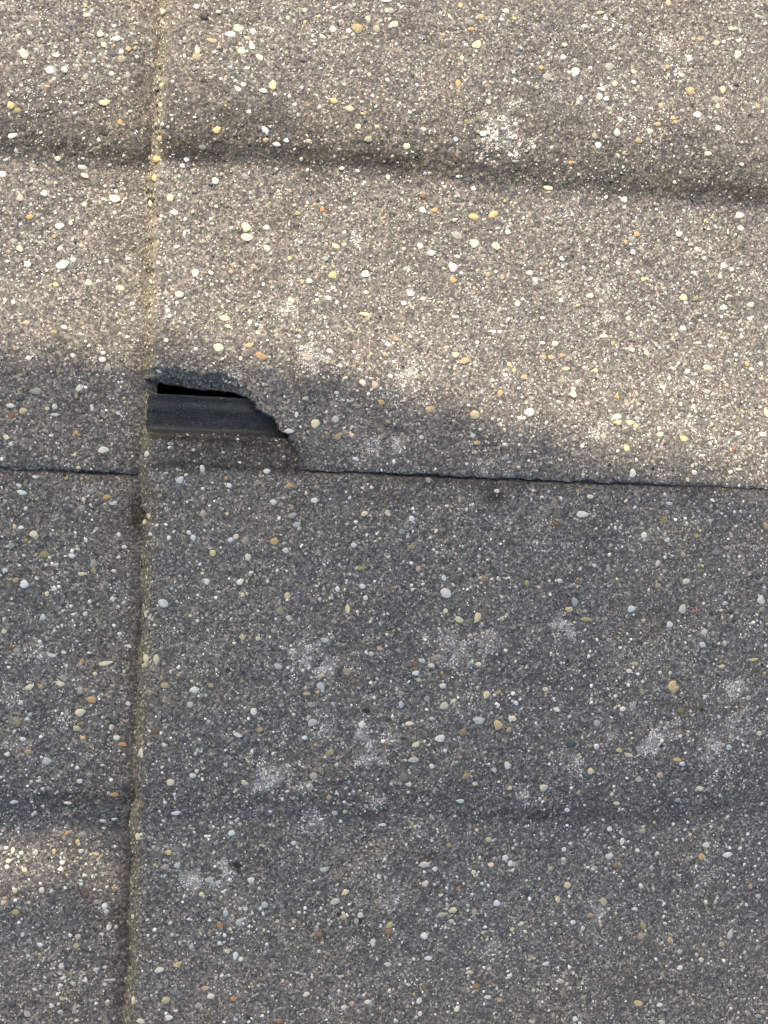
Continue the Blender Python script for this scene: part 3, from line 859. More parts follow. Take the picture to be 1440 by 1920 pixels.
 (0, 1440): """960,80,48,42,C 1085,43,40,30,WB 1107,17,34,24,C 1375,83,50,30,CY 913,27,34,20,W 447,74,38,28,W 217,72,26,18,W 240,117,24,20,W 643,150,54,26,OT 78,192,40,22,B 383,196,40,18,W 725,190,34,20,B 928,192,34,24,B
980,148,28,20,B 991,254,46,24,WB 920,296,44,14,WB 898,243,28,14,W 907,321,26,24,W 580,297,44,20,WB 643,286,34,14,W 1302,366,38,32,WB 1093,362,22,20,W 1037,434,28,24,CW 865,448,20,38,TP 948,475,34,26,Y
995,458,70,24,GD 870,547,28,22,LC 932,556,42,38,GP 996,548,38,38,BG 1333,545,56,32,K 1178,628,44,34,BG 928,605,24,24,B 1133,710,32,28,YC 828,855,26,22,W 1350,790,24,26,W 1381,793,22,36,W 1270,815,36,40,GB
1345,868,36,40,BG 1238,882,44,28,NO 1297,909,28,26,WC 1235,988,28,26,B 1278,1030,34,26,C 1325,1055,26,46,B 1355,1075,32,26,CW 1204,1001,24,24,LT 996,1108,40,30,YT 898,1136,54,34,W 748,1187,36,40,RP
760,1085,30,26,C 1155,1238,46,26,OP 1315,1297,38,28,RO 985,1262,66,36,GD 933,1306,42,42,CL 1183,1284,38,28,W 1118,1336,42,32,GP 950,1402,44,24,WB 1077,1000,28,38,BG 1285,1165,32,24,BG 590,778,38,42,WB
597,806,32,22,WB 545,752,30,28,G 90,812,46,32,TL 612,895,30,32,W 653,893,20,24,W 440,948,32,30,CG 430,1000,36,38,CL 228,995,34,24,W 163,974,30,24,G 345,1115,32,28,W 352,1297,38,26,TY 483,713,30,28,N
287,745,46,40,D 235,688,36,38,GW 342,568,30,26,W 350,532,32,26,W 200,475,32,34,WG 72,464,24,42,CW 437,414,26,26,Y 304,466,24,26,YO 138,574,26,24,YC 465,372,48,36,G 455,467,30,24,WG 48,523,28,24,C 540,483,36,20,Y
475,602,24,20,W 456,652,22,22,W 520,609,16,24,W 127,936,22,22,W 150,1383,44,32,GP 340,1372,40,24,GW 622,1192,60,14,WG 590,1217,22,20,W 590,1120,26,18,W 535,1133,24,22,W 195,1245,28,16,W 605,1312,28,18,W
520,1306,34,14,G 792,1424,52,28,CW 70,1325,40,34,D 375,367,18,20,O 290,1335,24,22,W 405,1208,26,22,CT 340,1222,28,18,W 395,1158,22,20,T 430,1420,26,18,W 480,1195,26,22,W 355,1180,30,20,W 575,937,20,22,W 18,758,26,24,P 28,732,28,16,OP 85,690,28,28,TC 163,757,20,20,W 40,555,28,24,W 120,478,26,24,WC 36,450,26,22,W 60,1? 270,..? 505,38,32,26,G 545,..? 770,1? 110,1200? 700,745? 845,695,24,28,G 1035,1? 1035,720,20,28,B 790,1055,24,20,W 895,1360,22,16,W 1100,780? 1305,960,24,22,W 850,1280,20,20,B 1413,628,40,34,W 970,938,18,22,B""",
 (480, 1440): """325,43,54,46,GP 364,15,40,26,GL 835,52,56,50,GD 804,87,26,20,O 860,92,36,26,CW 1232,90,36,26,CY 1185,45,54,34,TL 1340,12,34,30,WG 1427,113,32,28,Y 1150,186,50,26,WB 672,146,38,18,WG 93,137,26,22,WB
148,173,34,22,WB 412,165,34,34,TG 443,253,38,32,WG 477,300,32,18,WB 710,320,48,20,WB 895,330,34,22,CY 80,320,20,20,W 963,205,30,22,TC 1308,402,36,34,CL 212,422,32,28,W 845,431,26,26,W 1085,433,32,30,T
773,442,28,14,C 990,408,32,14,B 723,513,28,24,W 947,543,54,36,WP 1008,569,36,30,WB 948,584,22,22,WB 693,612,30,26,WB 1322,545,40,32,CY 1403,506,42,34,WB 1430,538,28,36,WB 1253,530,22,28,TL 1222,586,38,30,C
1244,602,18,18,B 1270,652,24,28,B 1283,686,22,22,CY 953,650,36,38,WP 1139,678,30,26,O 503,697,36,32,CY 455,655,18,32,W 1108,798,50,38,CY 1355,759,42,36,WB 1047,823,62,24,LW 1228,810,38,40,TG 48,770,42,40,BG
42,820,28,28,W 587,826,38,38,WB 493,840,44,36,PT 565,862,26,34,P 547,824,22,24,WG 700,890,22,34,WB 722,866,24,22,WB 753,882,34,42,YL 743,921,40,24,NR 948,944,44,42,BW 657,982,34,46,WB 355,935,42,30,NR
222,855,28,20,T 60,993,28,28,WB 165,985,48,14,G 355,1033,26,26,C 1300,963,24,22,C 970,1070,48,28,WB 742,1105,38,28,BG 681,1077,22,22,W 1040,1025,50,22,GL 1207,1148,38,22,TC 1238,1225,48,34,NO 1313,1205,38,26,NO
857,1220,46,18,WG 750,1252,32,20,CW 928,1218,22,22,Y 960,1223,26,22,N 888,1272,24,24,YT 917,1308,28,34,BW 628,1315,44,24,W 575,1283,26,24,WG 605,1278,26,20,W 493,1346,34,32,WB 283,1272,34,26,CW 200,1218,34,18,T
142,1210,38,20,NO 1130,1354,32,32,CW 1303,1290,40,22,WB 1372,1306,36,26,T 922,1380,26,32,WC 900,1402,28,24,BG 130,1423,34,26,NO 1283,1328,26,18,B 385,570,50,28,GB 482,520,50,26,D 445,750,50,40,CG
960,795,24,22,WB 1345,1407,32,22,T 1437,905,26,26,Y 675,520,1? 525,1160,26,20,TO 755,1150,36,22,G 235,1150,24,22,B 1073,738,24,20,W 1035,755,30,18,G 1215,710,32,22,WB 1100,862,36,28,GC 925,855,22,26,TP 1168,875,30,20,L 700,760,20,32,G 525,768,20,24,B 242,812,30,22,W 45,912,24,22,C 365,790,40,16,W 430,1300? 80,245,26,26,B 1205,1038,18,44,T 1335,1077,36,22,CL 905,1192,24,18,W 508,115,30,26,WL 525,148,24,20,W 540,1325,30,28,TP 510,1228,30,16,W 360,1? 1000,1075? 1425,1? 745,400? 645,432,20,24,CY 182,438,18,18,W""",
 (960, 1440): """177,110,46,40,CW 443,18,42,34,CY 832,40,46,38,TP 713,65,50,30,WL 648,57,28,18,W 978,125,28,20,WB 1058,115,44,28,CW 310,236,34,26,B 312,211,22,16,B 512,291,40,16,B 78,327,34,18,WL 548,343,34,32,WB
620,412,26,40,W 630,445,30,22,W 705,463,34,26,W 547,496,40,38,WB 290,511,34,26,W 292,458,32,30,W 815,480,36,22,B 924,405,34,20,B 960,399,24,14,B 1090,433,44,32,W 1210,488,62,36,W 1068,499,44,46,YO
1283,452,32,26,CW 1095,472,24,24,GW 1037,555,26,26,W 1012,503,24,22,W 583,548,44,32,NL 614,515,28,26,N 785,562,28,36,WG 725,663,26,34,WC 310,658,48,42,CY 318,622,22,26,WB 322,702,36,22,BG 545,720,38,44,GD
257,741,34,36,YC 516,752,48,46,CL 75,690,56,50,D 440,828,42,26,OT 585,815,32,22,CY 692,793,42,20,WB 1043,660,34,24,WB 1087,653,26,24,C 945,603,26,24,W 1020,743,34,20,T 1092,753,40,20,WC 1340,665,28,36,T
1385,722,36,28,BG 1288,768,26,26,CT 1320,769,30,26,B 853,838,28,28,BW 1055,835,28,24,GW 928,826,24,22,G 738,885,40,38,TL 752,917,28,20,C 727,945,44,44,GT 888,967,36,38,YT 836,993,24,20,O 1177,992,38,34,LC
1226,936,34,60,GB 1078,993,22,36,GW 1065,1080,34,32,CW 810,1074,26,30,WB 946,1123,44,28,WB 868,1113,18,20,W 943,1032,36,28,GW 190,1101,36,24,WB 257,1123,22,28,B 343,867,34,28,WB 50,876,38,22,CW 243,875,32,20,W
498,867,28,18,CT 398,903,28,34,GW 273,1200,46,28,WL 396,1290,34,26,T 712,1324,66,36,TY 830,1332,44,24,WB 945,1260,36,28,GP 1262,1296,26,26,GW 355,1410,34,28,B 843,1430,38,30,GW 112,1427,46,24,WL 1272,1375,28,16,W
1270,1405,22,20,C 215,565,34,30,CL 1350,915,24,20,W 345,1153,24,26,C 110,1065,30,28,T 1325,370,24,20,W 1313,508,24,20,W 165,372,36,20,WL 423,350,28,20,W 410,375,20,18,W 443,370,20,18,W 330,425,30,18,W 10,540,34,32,WL 908,316,32,20,CW 990,305,30,18,B 1318,268,36,18,WL 1215,275,30,18,B 1167,153,26,18,WB 590,200,44,26,C 575,128,26,22,TC 530,178,22,20,TP 468,565,32,26,G 125,1070,24,20,W 345,..? 1215,598,28,16,W 1355,600,24,28,WG 1212,638,28,16,W 1250,672,34,18,W 735,355,30,28,TP 738,330,34,18,CG 8,905,20,30,CY 97,893,30,24,T 267,990,20,18,W 317,975,28,16,T 465,1085,18,20,W 620,848,20,18,CW 990,905,30,22,BG 1243,862,20,24,B 1078,1305,26,20,TG 1410,1370,34,26,PT 1385,1395,40,24,G 1400,1160? 120,1250,40,20,CT 65,1187,22,20,W 930,180,40,26,DB 1380,1015,34,24,G 185,178,30,34,TL 12,408,24,20,W 1095,265? 785,..? 1290,1115,24,22,CT 1105,1100,22,20,B""",
}
ALB = {'W': (.60, .585, .54), 'B': (.53, .56, .585), 'C': (.58, .53, .38), 'Y': (.56, .45, .23), 'O': (.45, .27, .12), 'T': (.36, .28, .17),
       'G': (.26, .265, .25), 'D': (.075, .082, .095), 'P': (.42, .34, .31), 'L': (.24, .22, .11), 'N': (.17, .095, .045), 'K': (.018, .016, .016),  # K near-black: dark stones, and pits whose shade is put into the colour
       'R': (.38, .17, .09)}
pebs = []
for (x0, y0), txt in PEB.items():
    for tok in txt.split():
        q = tok.split(',')
        if len(q) != 5 or '?' in tok:
            continue
        try:
            X, Y, w_, h_ = (float(z) for z in q[:4])
        except ValueError:
            continue
        c = np.mean([ALB[k] for k in q[4]], 0)
        pebs.append((x0 + X / 3, y0 + Y / 3, w_ / 3, h_ / 3, c))


def which_tile(px, py):
    """tile under a photo pixel, and the point on it"""
    u, v = (float(z) for z in on_roof(px, py, 0.024))
    for t, k in ((A, 'A'), (B, 'B')):
        w = 0.024
        for _ in range(4):
            u, v = (float(z) for z in on_roof(px, py, w))
            w = float(t.w(np.array([u]), np.array([v]), False)[0])
        s = t.s(v)
        if u > t.un + 0.0012 + float(nose_shift(v)) and (0 if k == 'A' else -60) < s < NAT - 3:
            if k == 'A' and (inside(HOLE, np.array([u]), np.array([v]))[0]):
                continue
            return k, u, v
    for t, k in ((C, 'C'), (D, 'D')):
        w = 0.01
        for _ in range(4):
            u, v = (float(z) for z in on_roof(px, py, w))
            w = float(t.w(np.array([u]), np.array([v]), False)[0])
        s = t.s(v)
        if u < uN - 0.0060 + float(nose_shift(v)) and 6 < s < NAT - 3:
            return k, u, v
    return None, u, v


def frame_at(t, u, v):
    e = 0.0015
    uu = np.array([u, u + e, u - e, u, u])
    vv = np.array([v, v, v, v + e, v - e])
    w = t.w(uu, vv, False)
    n = Vector((-(w[1] - w[2]) / (2 * e), -(w[3] - w[4]) / (2 * e), 1)).normalized()
    wm = t.w(np.array([u]), np.array([v]), True)[0]
    return float(wm), n


# a dozen worn-stone shapes
SHAPES = []
for k in range(14):
    r_ = random.Random(100 + k)
    n = 10
    ang = [i * 2 * math.pi / n + r_.uniform(-.18, .18) for i in range(n)]
    flat = r_.uniform(0, 2 * math.pi)
    rad = []
    for a_ in ang:
        rr = 1 + r_.uniform(-.15, .15) + 0.10 * math.cos(2 * (a_ - flat)) + 0.09 * math.cos(3 * a_ + k)
        if k % 2 == 0:
            rr = min(rr, 0.82 / max(0.3, abs(math.cos(a_ - flat))))       # a sheared side
        rad.append(rr * 0.97)
    vs, fs = [], []
    for (sc_, z) in ((1.0, -0.9), (1.02, 0.15), (0.80, 0.75)):
        for a_, rr in zip(ang, rad):
            vs.append((rr * sc_ * math.cos(a_), rr * sc_ * math.sin(a_), z + r_.uniform(-.06, .06)))
    vs.append((r_.uniform(-.1, .1), r_.uniform(-.1, .1), 0.95))
    for ring in range(2):
        for i in range(n):
            j = (i + 1) % n
            fs.append((ring * n + i, ring * n + j, (ring + 1) * n + j, (ring + 1) * n + i))
    for i in range(n):
        fs.append((2 * n + i, 2 * n + (i + 1) % n, 3 * n))
    SHAPES.append(mesh('pebble', vs, faces=fs, material=M_PEB))

taken = []
by_tile = {'A': [], 'B': [], 'C': [], 'D': []}
for (px, py, w_, h_, c) in pebs:
    k, u, v = which_tile(px, py)
    if k:
        by_tile[k].append((w_ * h_, px, py, w_, h_, c, u, v))
extra = {k: [] for k in by_tile}
for k, lst in by_tile.items():
    lst.sort(key=lambda z: -z[0])
    t, root, org = TILES[k]
    extra[k] = lst[300:]
    for (_, px, py, w_, h_, c, u, v) in lst[:300]:
        wz, n = frame_at(t, u, v)
        o = bpy.data.objects.new('pebble', random.choice(SHAPES))
        COL.objects.link(o)
        o.parent = root
        ru, rv = w_ * PX * 0.52, h_ * PX * 0.52
        rz = min(ru, rv) * random.uniform(.18, .32) + 0.0001
        spin = random.uniform(-.5, .5)
        loc = Vector((u - org[0], v - org[1], wz + rz * 0.05))
        zq = n.to_track_quat('Z', 'Y').to_matrix()
        xax = (Vector((1, 0, 0)) - n * n.x).normalized()
        yax = n.cross(xax)
        base = Matrix((xax, yax, n)).transposed()
        o.matrix_basis = Matrix.Translation(loc) @ (base @ Matrix.Rotation(spin * (0.5 if w_ != h_ else 2), 3, 'Z')).to_4x4() @ Matrix.Diagonal((ru, rv, rz, 1)) @ \
            Matrix.Rotation(random.choice((0, math.pi)), 4, 'Z')
        g = random.uniform(.88, 1.08)
        o.color = (c[0] * g, c[1] * g, c[2] * g, 1)
        taken.append((u, v, max(ru, rv)))
taken = np.array(taken)

# ------------------------------------------------------------------ the sand in the concrete: thousands of small grains
PAL = np.array([(.060, .058, .058), (.10, .097, .094), (.14, .135, .128), (.19, .183, .172), (.25, .24, .225), (.33, .32, .295), (.46, .45, .42), (.66, .65, .62),
                (.34, .28, .19), (.48, .43, .31), (.20, .15, .10), (.36, .25, .14), (.34, .37, .40), (.025, .024, .025), (.30, .25, .22)])
PAL_W = np.array([.12, .15, .14, .11, .09, .09, .11, .14, .035, .03, .018, .005, .035, .03, .03])
PAL_W = PAL_W / PAL_W.sum()


def grains(t, u, v, r, sides, name, col, proud, surf=None):
    """u, v, r arrays -> one mesh of low domes lying in the surface"""
    n = len(u)
    ang = (np.arange(sides) / sides * 2 * np.pi)[None, :] + rng.uniform(0, 6.28, (n, 1)) + rng.uniform(-.25, .25, (n, sides))
    el = rng.uniform(0.62, 1.0, (n, 1))
    ro = rng.uniform(0, np.pi, (n, 1))
    rad = r[:, None] * rng.uniform(.68, 1.2, (n, sides))
    a = rad * np.cos(ang)
    b = rad * np.sin(ang) * el
    du = a * np.cos(ro) - b * np.sin(ro)
    dv = a * np.sin(ro) + b * np.cos(ro)
    w0 = t.w(u, v, True)
    e = 0.001
    gu = (t.w(u + e, v, False) - t.w(u - e, v, False)) / (2 * e)
    gv = (t.w(u, v + e, False) - t.w(u, v - e, False)) / (2 * e)
    h = (r * proud * rng.uniform(.5, 1.3, n))[:, None]
    two = sides >= 6
    P0 = np.stack([u[:, None] + du, v[:, None] + dv, w0[:, None] + gu[:, None] * du + gv[:, None] * dv - (0.00016 if two else 0.00005)], -1)
    rings = [P0]
    if two:
        P1 = np.stack([u[:, None] + du * .78, v[:, None] + dv * .78, w0[:, None] + (gu[:, None] * du + gv[:, None] * dv) * .78 + h * .8], -1)
        rings.append(P1)
    P2 = np.stack([u, v, w0 + h[:, 0]], -1)[:, None, :]
    if not two:
        P2 = P2 + rng.uniform(-.2, .2, (n, 1, 3)) * r[:, None, None] * np.array([1, 1, 0])
    rings.append(P2)
    V = np.concatenate(rings, 1)
    m = V.shape[1]
    base = (np.arange(n) * m)[:, None, None]
    i = np.arange(sides)
    j = (i + 1) % sides
    tr = []
    qd = None
    if two:
        qd = (np.stack([i, j, j + sides, i + sides], -1)[None] + base).reshape(-1, 4)
        tr = (np.stack([i + sides, j + sides, np.full(sides, 2 * sides)], -1)[None] + base).reshape(-1, 3)
    else:
        tr = (np.stack([i, j, np.full(sides, sides)], -1)[None] + base).reshape(-1, 3)
    return V.reshape(-1, 3), qd, tr, np.repeat(col, m, 0)


def spread(t, u0, u1, v0, v1, dens):
    n = int((u1 - u0) * (v1 - v0) * 1e6 * dens)
    return rng.uniform(u0, u1, n), rng.uniform(v0, v1, n)


OUT = 0.075


def sow(k):
    t, root, org = TILES[k]
    if k in 'AB':
        ua, ub = t.un + 0.0006, min(UE, U1 + OUT)
    else:
        ua, ub = max(t.un, U0 - OUT), uN - 0.0050
    s_lo = {'A': 0, 'B': -55, 'C': 4, 'D': 8}[k]
    va, vb = max(t.vt - (NAT - 2) * PX, V0 - OUT), min(t.vt - s_lo * PX, V1 + OUT)
    sets = []
    for (dens, rlo, rhi, sides, proud) in ((0.085, .00050, .00115, 7, .30), (0.40, .00024, .00056, 5, .55)):
        u, v = spread(t, ua, ub, va, vb, dens)
        # fewer beyond the picture
        outd = np.maximum(np.maximum(U0 - u, u - U1), np.maximum(V0 - v, v - V1))
        keep = rng.random(len(u)) < np.where(outd > 0, np.exp(-outd / 0.05) * .7, 1)
        # sparser clouds and denser clouds
        f = fbm(u * 1000 / 18, v * 1000 / 18, 131)
        keep &= rng.random(len(u)) < 0.10 + 1.0 * f + 1.1 * (fbm(u * 1000 / 5, v * 1000 / 5, 133) - .4)
        if k == 'A':
            d, _, _ = near(HOLE, u, v)
            keep &= ~inside(HOLE, u, v) & (d > .0008)
        if k == 'B':
            hid = (t.s(v) < -2) & ~inside(HOLE, u, v)
            keep &= ~hid
            keep &= ~((np.abs(t.s(v) - 4) < 7) & (to_px(u, v, 0.026)[0] > 575))
        if k in 'AB':
            keep &= u > t.un + nose_shift(v) + .0005
        u, v = u[keep], v[keep]
        r = rlo + (rhi - rlo) * rng.random(len(u)) ** 2.2
        ci = rng.choice(len(PAL), len(u), p=PAL_W)
        col = PAL[ci] * rng.uniform(.9, 1.35, (len(u), 1))
        if sides == 7:
            big = rng.random(len(u)) < .35
            col = np.where(big[:, None], PAL[rng.choice([4, 5, 6, 6, 7, 7, 9, 12], len(u))], col)
        dm = dirt_shade_at(t, u, v)
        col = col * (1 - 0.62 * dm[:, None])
        L = lichen_at(u, v)
        pale = (rng.random(len(u)) < L * 0.6)
        col = np.where(pale[:, None], np.array([.42, .39, .36]) * rng.uniform(.7, 1.15, (len(u), 1)), col)
        # keep clear of the big pebbles
        ok = np.ones(len(u), bool)
        cell = 0.004
        grid = {}
        for a_, b_, rr in taken:
            grid.setdefault((int(a_ // cell), int(b_ // cell)), []).append((a_, b_, rr))
        ku = (u // cell).astype(int)
        kv = (v // cell).astype(int)
        for i_ in range(len(u)):
            for da in (-1, 0, 1):
                for db in (-1, 0, 1):
                    for (a_, b_, rr) in grid.get((ku[i_] + da, kv[i_] + db), ()):
                        if (u[i_] - a_) ** 2 + (v[i_] - b_) ** 2 < (rr * 0.9) ** 2:
                            ok[i_] = False
        sets.append(grains(t, u[ok], v[ok], r[ok], sides, k, col[ok], proud))
    if extra[k]:
        e = extra[k]
        u = np.array([z[6] for z in e])
        v = np.array([z[7] for z in e])
        r = np.array([(z[3] + z[4]) / 4 * PX for z in e])
        sets.append(grains(t, u, v, r, 7, k, np.array([z[5] for z in e]), .25))
    # lacy crust of lichen: tiny pale flakes
    u, v = spread(t, max(ua, U0), min(ub, U1), max(va, V0), min(vb, V1), 3.0)
    L = lichen_at(u, v)
    keep = rng.random(len(u)) < np.clip(L - 0.18, 0, 1) ** 1.1 * sstep(.44, .58, fbm(u * 1000 / 2.1, v * 1000 / 2.1, 140)) * 1.6
    if k == 'A':
        keep &= ~inside(HOLE, u, v)
    if k == 'B':
        keep &= t.s(v) > 12
    u, v = u[keep], v[keep]
    col = np.array([.68, .665, .64]) * rng.uniform(.6, 1.05, (len(u), 1))
    sets.append(grains(t, u, v, rng.uniform(.00022, .00055, len(u)), 6, k, col, .55))
    off = 0
    VV, QQ, TT, CC = [], [], [], []
    for (V, q, tr, c) in sets:
        VV.append(V)
        if q is not None:
            QQ.append(q + off)
        TT.append(tr + off)
        CC.append(c)
        off += len(V)
    me = mesh('sand_grains', np.concatenate(VV) - org, quads=np.concatenate(QQ), tris=np.concatenate(TT), material=M_GRAIN, smooth=False,
              attr={'tint': np.concatenate(CC)})
    o = link('sand_grains', me, root)
    o['kind'] = 'stuff'
    return off


for k in 'ABCD':
    sow(k)


# ------------------------------------------------------------------ chunks of gravel on the worn nose faces
def nose_grit(k, nose):
    t, root, org = TILES[k]
    Ug, Yg, Wg = nose
    R, N = Ug.shape
    ok = (Yg[0] > V0 - .05) & (Yg[0] < V1 + .05)
    cols = np.nonzero(ok)[0]
    n = int(len(cols) * 4.5)
    ci = rng.choice(cols, n)
    ri = rng.integers(0, R - 3, n)
    c0 = np.stack([Ug[ri, ci], Yg[ri, ci], Wg[ri, ci]], -1)
    r = 0.00030 + 0.0009 * rng.random(n) ** 3
    sides = 6
    oct_ = np.array([(1, 0, 0), (0, 1, 0), (-1, 0, 0), (0, -1, 0), (0, 0, 1), (0, 0, -1)], float)
    fo = np.array([(0, 1, 4), (1, 2, 4), (2, 3, 4), (3, 0, 4), (1, 0, 5), (2, 1, 5), (3, 2, 5), (0, 3, 5)])
    V = oct_[None] * rng.uniform(.7, 1.3, (n, 6, 1)) * r[:, None, None] * rng.uniform(.6, 1.1, (n, 1, 3)) * np.array([.7, 1.2, .8]) + c0[:, None]
    F = (fo[None] + (np.arange(n) * 6)[:, None, None]).reshape(-1, 3)
    pal = np.array([(.46, .43, .33), (.50, .48, .41), (.34, .31, .23), (.25, .235, .19), (.10, .095, .085), (.40, .32, .18), (.55, .54, .50), (.20, .195, .19)])
    col = pal[rng.choice(len(pal), n, p=[.13, .07, .2, .22, .18, .05, .03, .12])] * rng.uniform(.65, 1.0, (n, 1))
    g_ = .5 if k == 'B' else .25
    col = (col * (1 - g_) + col.mean(1, keepdims=True) * g_ * np.array([1.03, 1.02, .97])) * 1.03
    me = mesh('edge_grit', V.reshape(-1, 3) - org, tris=F, material=M_GRAIN, smooth=True, attr={'tint': np.repeat(col, 6, 0)})
    o = link('edge_grit', me, root)
    o['kind'] = 'stuff'


nose_grit('A', nA)
nose_grit('B', nB)
# bigger stones that stand out of the nose faces
for (k, px, py, w_, h_, cc) in (('B', 225, 1780, 17, 22, 'YC'), ('B', 292, 1236, 12, 18, 'C'), ('B', 270, 1414, 9, 15, 'W'), ('B', 263, 1567, 9, 15, 'C'),
                                ('B', 250, 1654, 8, 14, 'CT'), ('B', 281, 968, 12, 12, 'C'), ('B', 282, 848, 8, 12, 'W'), ('B', 272, 980, 10, 13, 'C'),
                                ('B', 257, 1020, 9, 15, 'LY'), ('B', 260, 1061, 8, 9, 'W'), ('B', 274, 1152, 8, 12, 'C'), ('B', 251, 1718, 10, 9, 'C'),
                                ('A', 304, 300, 14, 13, 'YO'), ('A', 283, 381, 9, 15, 'C'), ('A', 305, 23, 8, 12, 'C'), ('A', 303, 196, 7, 11, 'TC'),
                                ('A', 272, 502, 8, 18, 'CY'), ('A', 311, 258, 10, 14, 'TL'), ('B', 250, 1875, 8, 16, 'C'), ('B', 283, 1248, 10, 10, 'CL'),
                                ('A', 273, 420, 10, 8, 'T'), ('B', 287, 1000, 8, 8, 'W'), ('A', 313, 160, 9, 8, 'Y'), ('A', 290, 335, 9, 12, 'TY')):
    t, root, org = TILES[k]
    nose = nA if k == 'A' else nB
    Ug, Yg, Wg = nose
    X, Y = to_px(Ug, Yg, Wg)
    i = np.unravel_index(np.argmin((X - px) ** 2 + (Y - py) ** 2), X.shape)
    o = bpy.data.objects.new('pebble', random.choice(SHAPES))
    COL.objects.link(o)
    o.parent = root
    nrm = Vector((-0.75, 0, 1)).normalized()
    xax = (Vector((1, 0, 0)) - nrm * nrm.x).normalized()
    base = Matrix((xax, nrm.cross(xax), nrm)).transposed()
    o.matrix_basis = Matrix.Translation(Vector((Ug[i] - org[0], Yg[i] - org[1], Wg[i] - org[2]))) @ base.to_4x4() @ \
        Matrix.Diagonal((w_ * PX * .6, h_ * PX * .5, min(w_, h_) * PX * .3, 1))
    c = np.mean([ALB[z] for z in cc], 0)
    o.color = (*c, 1)

# ------------------------------------------------------------------ more of the roof beyond the picture
GN = 'roof tiles farther along the roof'
for (row, col_, where) in ((0, 2, 'next above the tile left of the broken one'), (0, -1, 'next below the dark lower left tile'), (1, 2, 'next above the broken tile'),
                           (1, -1, 'next below the shaded speckled tile'), (2, -1, 'one row upslope, lowest of its column'), (2, 0, 'lapping over the upslope end of the shaded tile'),
                           (2, 1, 'lapping over the upslope end of the broken tile'), (2, 2, 'one row upslope, topmost of its column')):
    t = Tile((vR if row else vL) + col_ * NAT * PX, uN + (row - 1) * GAUGE)
    build_tile('roof_tile', t, t.un, t.un + GAUGE + 0.008, -20, NAT + 1, 'plain grey concrete roof tile ' + where, GN, detail=False)


# ------------------------------------------------------------------ what carries and surrounds the roof
def boxm(name, x0, x1, y0, y1, z0, z1, m):
    v = [(x, y, z) for z in (z0, z1) for y in (y0, y1) for x in (x0, x1)]
    f = [(0, 2, 3, 1), (4, 5, 7, 6), (0, 1, 5, 4), (2, 6, 7, 3), (0, 4, 6, 2), (1, 3, 7, 5)]
    return mesh(name, v, faces=f, material=m, smooth=False)


deck = link('roof_underlay', boxm('roof_underlay', -0.75, 0.85, -1.0, 1.0, -0.052, -0.045, M_FELT))
deck.matrix_world = ROOF
deck['kind'] = 'structure'
ground = link('ground', mesh('ground', [(-900, -900, 0), (900, -900, 0), (900, 900, 0), (-900, 900, 0)], faces=[(0, 1, 2, 3)], material=M_LAWN))
ground['kind'] = 'structure'

# tree whose bough shades the lower part of the roof
DENS = []


def shade_y(px):
    return np.interp(px, [-900, 0, 280, 430, 560, 700, 850, 1000, 1150, 1300, 1440, 2400], [628, 650, 676, 706, 722, 750, 792, 838, 880, 912, 942, 1020])


root = bpy.data.objects.new('leafy_tree', None)
COL.objects.link(root)
tb = ROOF @ (Vector((-1.6, -1.0, 0)) + SUN_LOCAL * 1.7)
root.location = (tb.x, tb.y, 0)
root['label'] = 'leafy tree standing beside the roof, its bough shading the lower tiles'
root['category'] = 'tree'
n = 17000
pxx = rng.uniform(-800, 2300, n)
pyy = np.where(np.arange(n) < 10000, rng.uniform(560, 3000, n), shade_y(pxx) + rng.uniform(0, 260, n))
edge = np.arange(n) >= 10000
uu, vv = on_roof(pxx, pyy, 0.024)
LR = 0.016
keep = pyy > shade_y(pxx) + np.where(edge, 12, LR / PX * 1.1)
hx, hy = (pxx + 60) / 375, (pyy - 1585) / 137
keep &= ~(hx ** 2 + hy ** 2 < 1)
uu, vv = uu[keep], vv[keep]
n = len(uu)
dist = rng.uniform(1.25, 2.0, n)
SL = np.array(SUN_LOCAL)
ctr = np.stack([uu, vv, np.full(n, 0.024)], -1) + SL[None] * dist[:, None]
R3 = np.array(ROOF.to_3x3())
ctr = ctr @ R3.T + np.array([0, 0, 3.4]) - np.array(root.location)
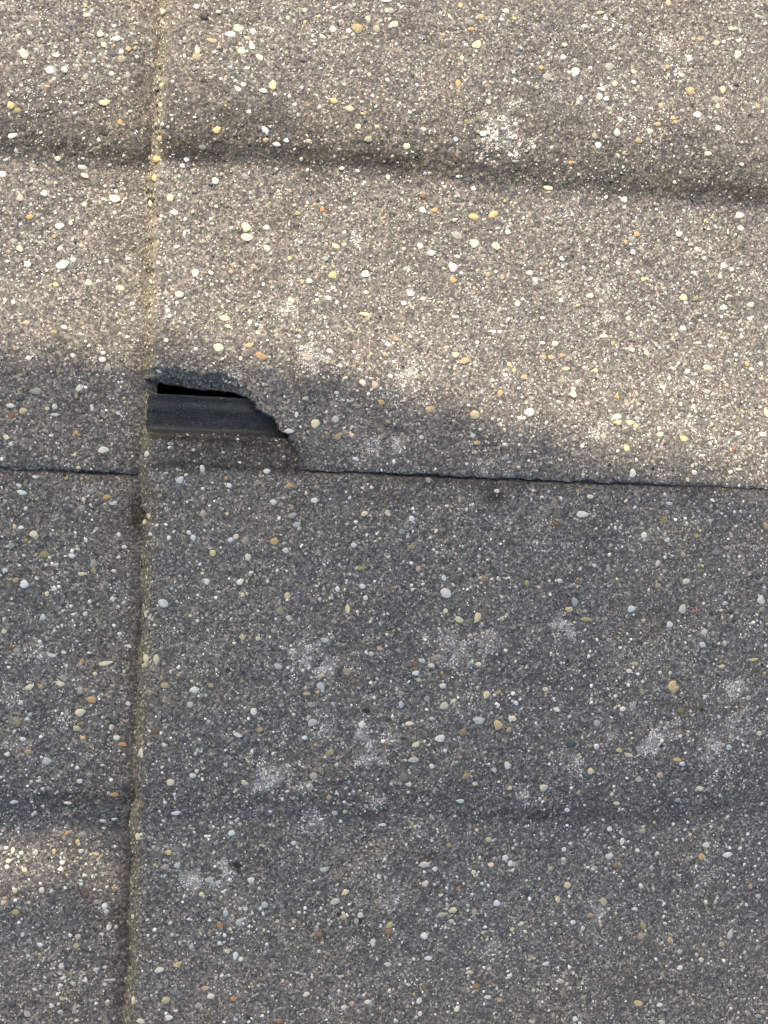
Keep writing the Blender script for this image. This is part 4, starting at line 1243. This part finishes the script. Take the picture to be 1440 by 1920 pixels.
# random leaf planes, mostly facing the light
sw = np.array(SUN)
nn = rng.normal(0, .45, (n, 3)) + sw
nn /= np.linalg.norm(nn, axis=1)[:, None]
ax = np.cross(nn, rng.normal(0, 1, (n, 3)))
ax /= np.linalg.norm(ax, axis=1)[:, None]
ay = np.cross(nn, ax)
ls = np.where(edge[keep], .55, 1)[:, None] * LR * rng.uniform(.8, 1.25, n)[:, None]
tpl = [(-1.5, 0, 0), (-.6, .75, .12), (.5, .7, .12), (1.6, 0, -.1), (.5, -.7, .12), (-.6, -.75, .12)]
V = np.stack([ctr + ls * (a_ * ax + b_ * ay + c_ * nn) for a_, b_, c_ in tpl], 1)
F = (np.array([(0, 1, 2, 3), (0, 3, 4, 5)])[None] + (np.arange(n) * 6)[:, None, None]).reshape(-1, 4)
o = link('foliage', mesh('foliage', V.reshape(-1, 3), quads=F, material=M_LEAF, smooth=False), root)
o['kind'] = 'stuff'


def limb(name, pts, rads, parent):
    vs, fs = [], []
    m_ = 8
    for i, (p, r_) in enumerate(zip(pts, rads)):
        d = (pts[min(i + 1, len(pts) - 1)] - pts[max(i - 1, 0)]).normalized()
        x_ = d.orthogonal().normalized()
        y_ = d.cross(x_)
        for q in range(m_):
            a_ = q * 2 * math.pi / m_
            vs.append(tuple(p + (x_ * math.cos(a_) + y_ * math.sin(a_)) * r_ * random.uniform(.92, 1.08)))
    for i in range(len(pts) - 1):
        for q in range(m_):
            fs.append((i * m_ + q, i * m_ + (q + 1) % m_, (i + 1) * m_ + (q + 1) % m_, (i + 1) * m_ + q))
    return link(name, mesh(name, vs, faces=fs, material=M_BARK), parent)


limb('trunk', [Vector((0, 0, 0)), Vector((.03, .02, 1.5)), Vector((0, -.02, 3.0)), Vector((.02, -.1, 4.2)), Vector((.05, -.4, 4.8))], [.14, .12, .10, .07, .035], root)
low = np.nonzero(pyy[keep] > 1950)[0]
for k in range(4):
    e = Vector(ctr[low[rng.integers(0, len(low))]].tolist())
    st = Vector((.01, -.05 * k, 3.2 + .3 * k))
    limb('branch', [st, st.lerp(e, .5) + Vector((0, -.06, .05)), e], [.045, .028, .008], root)
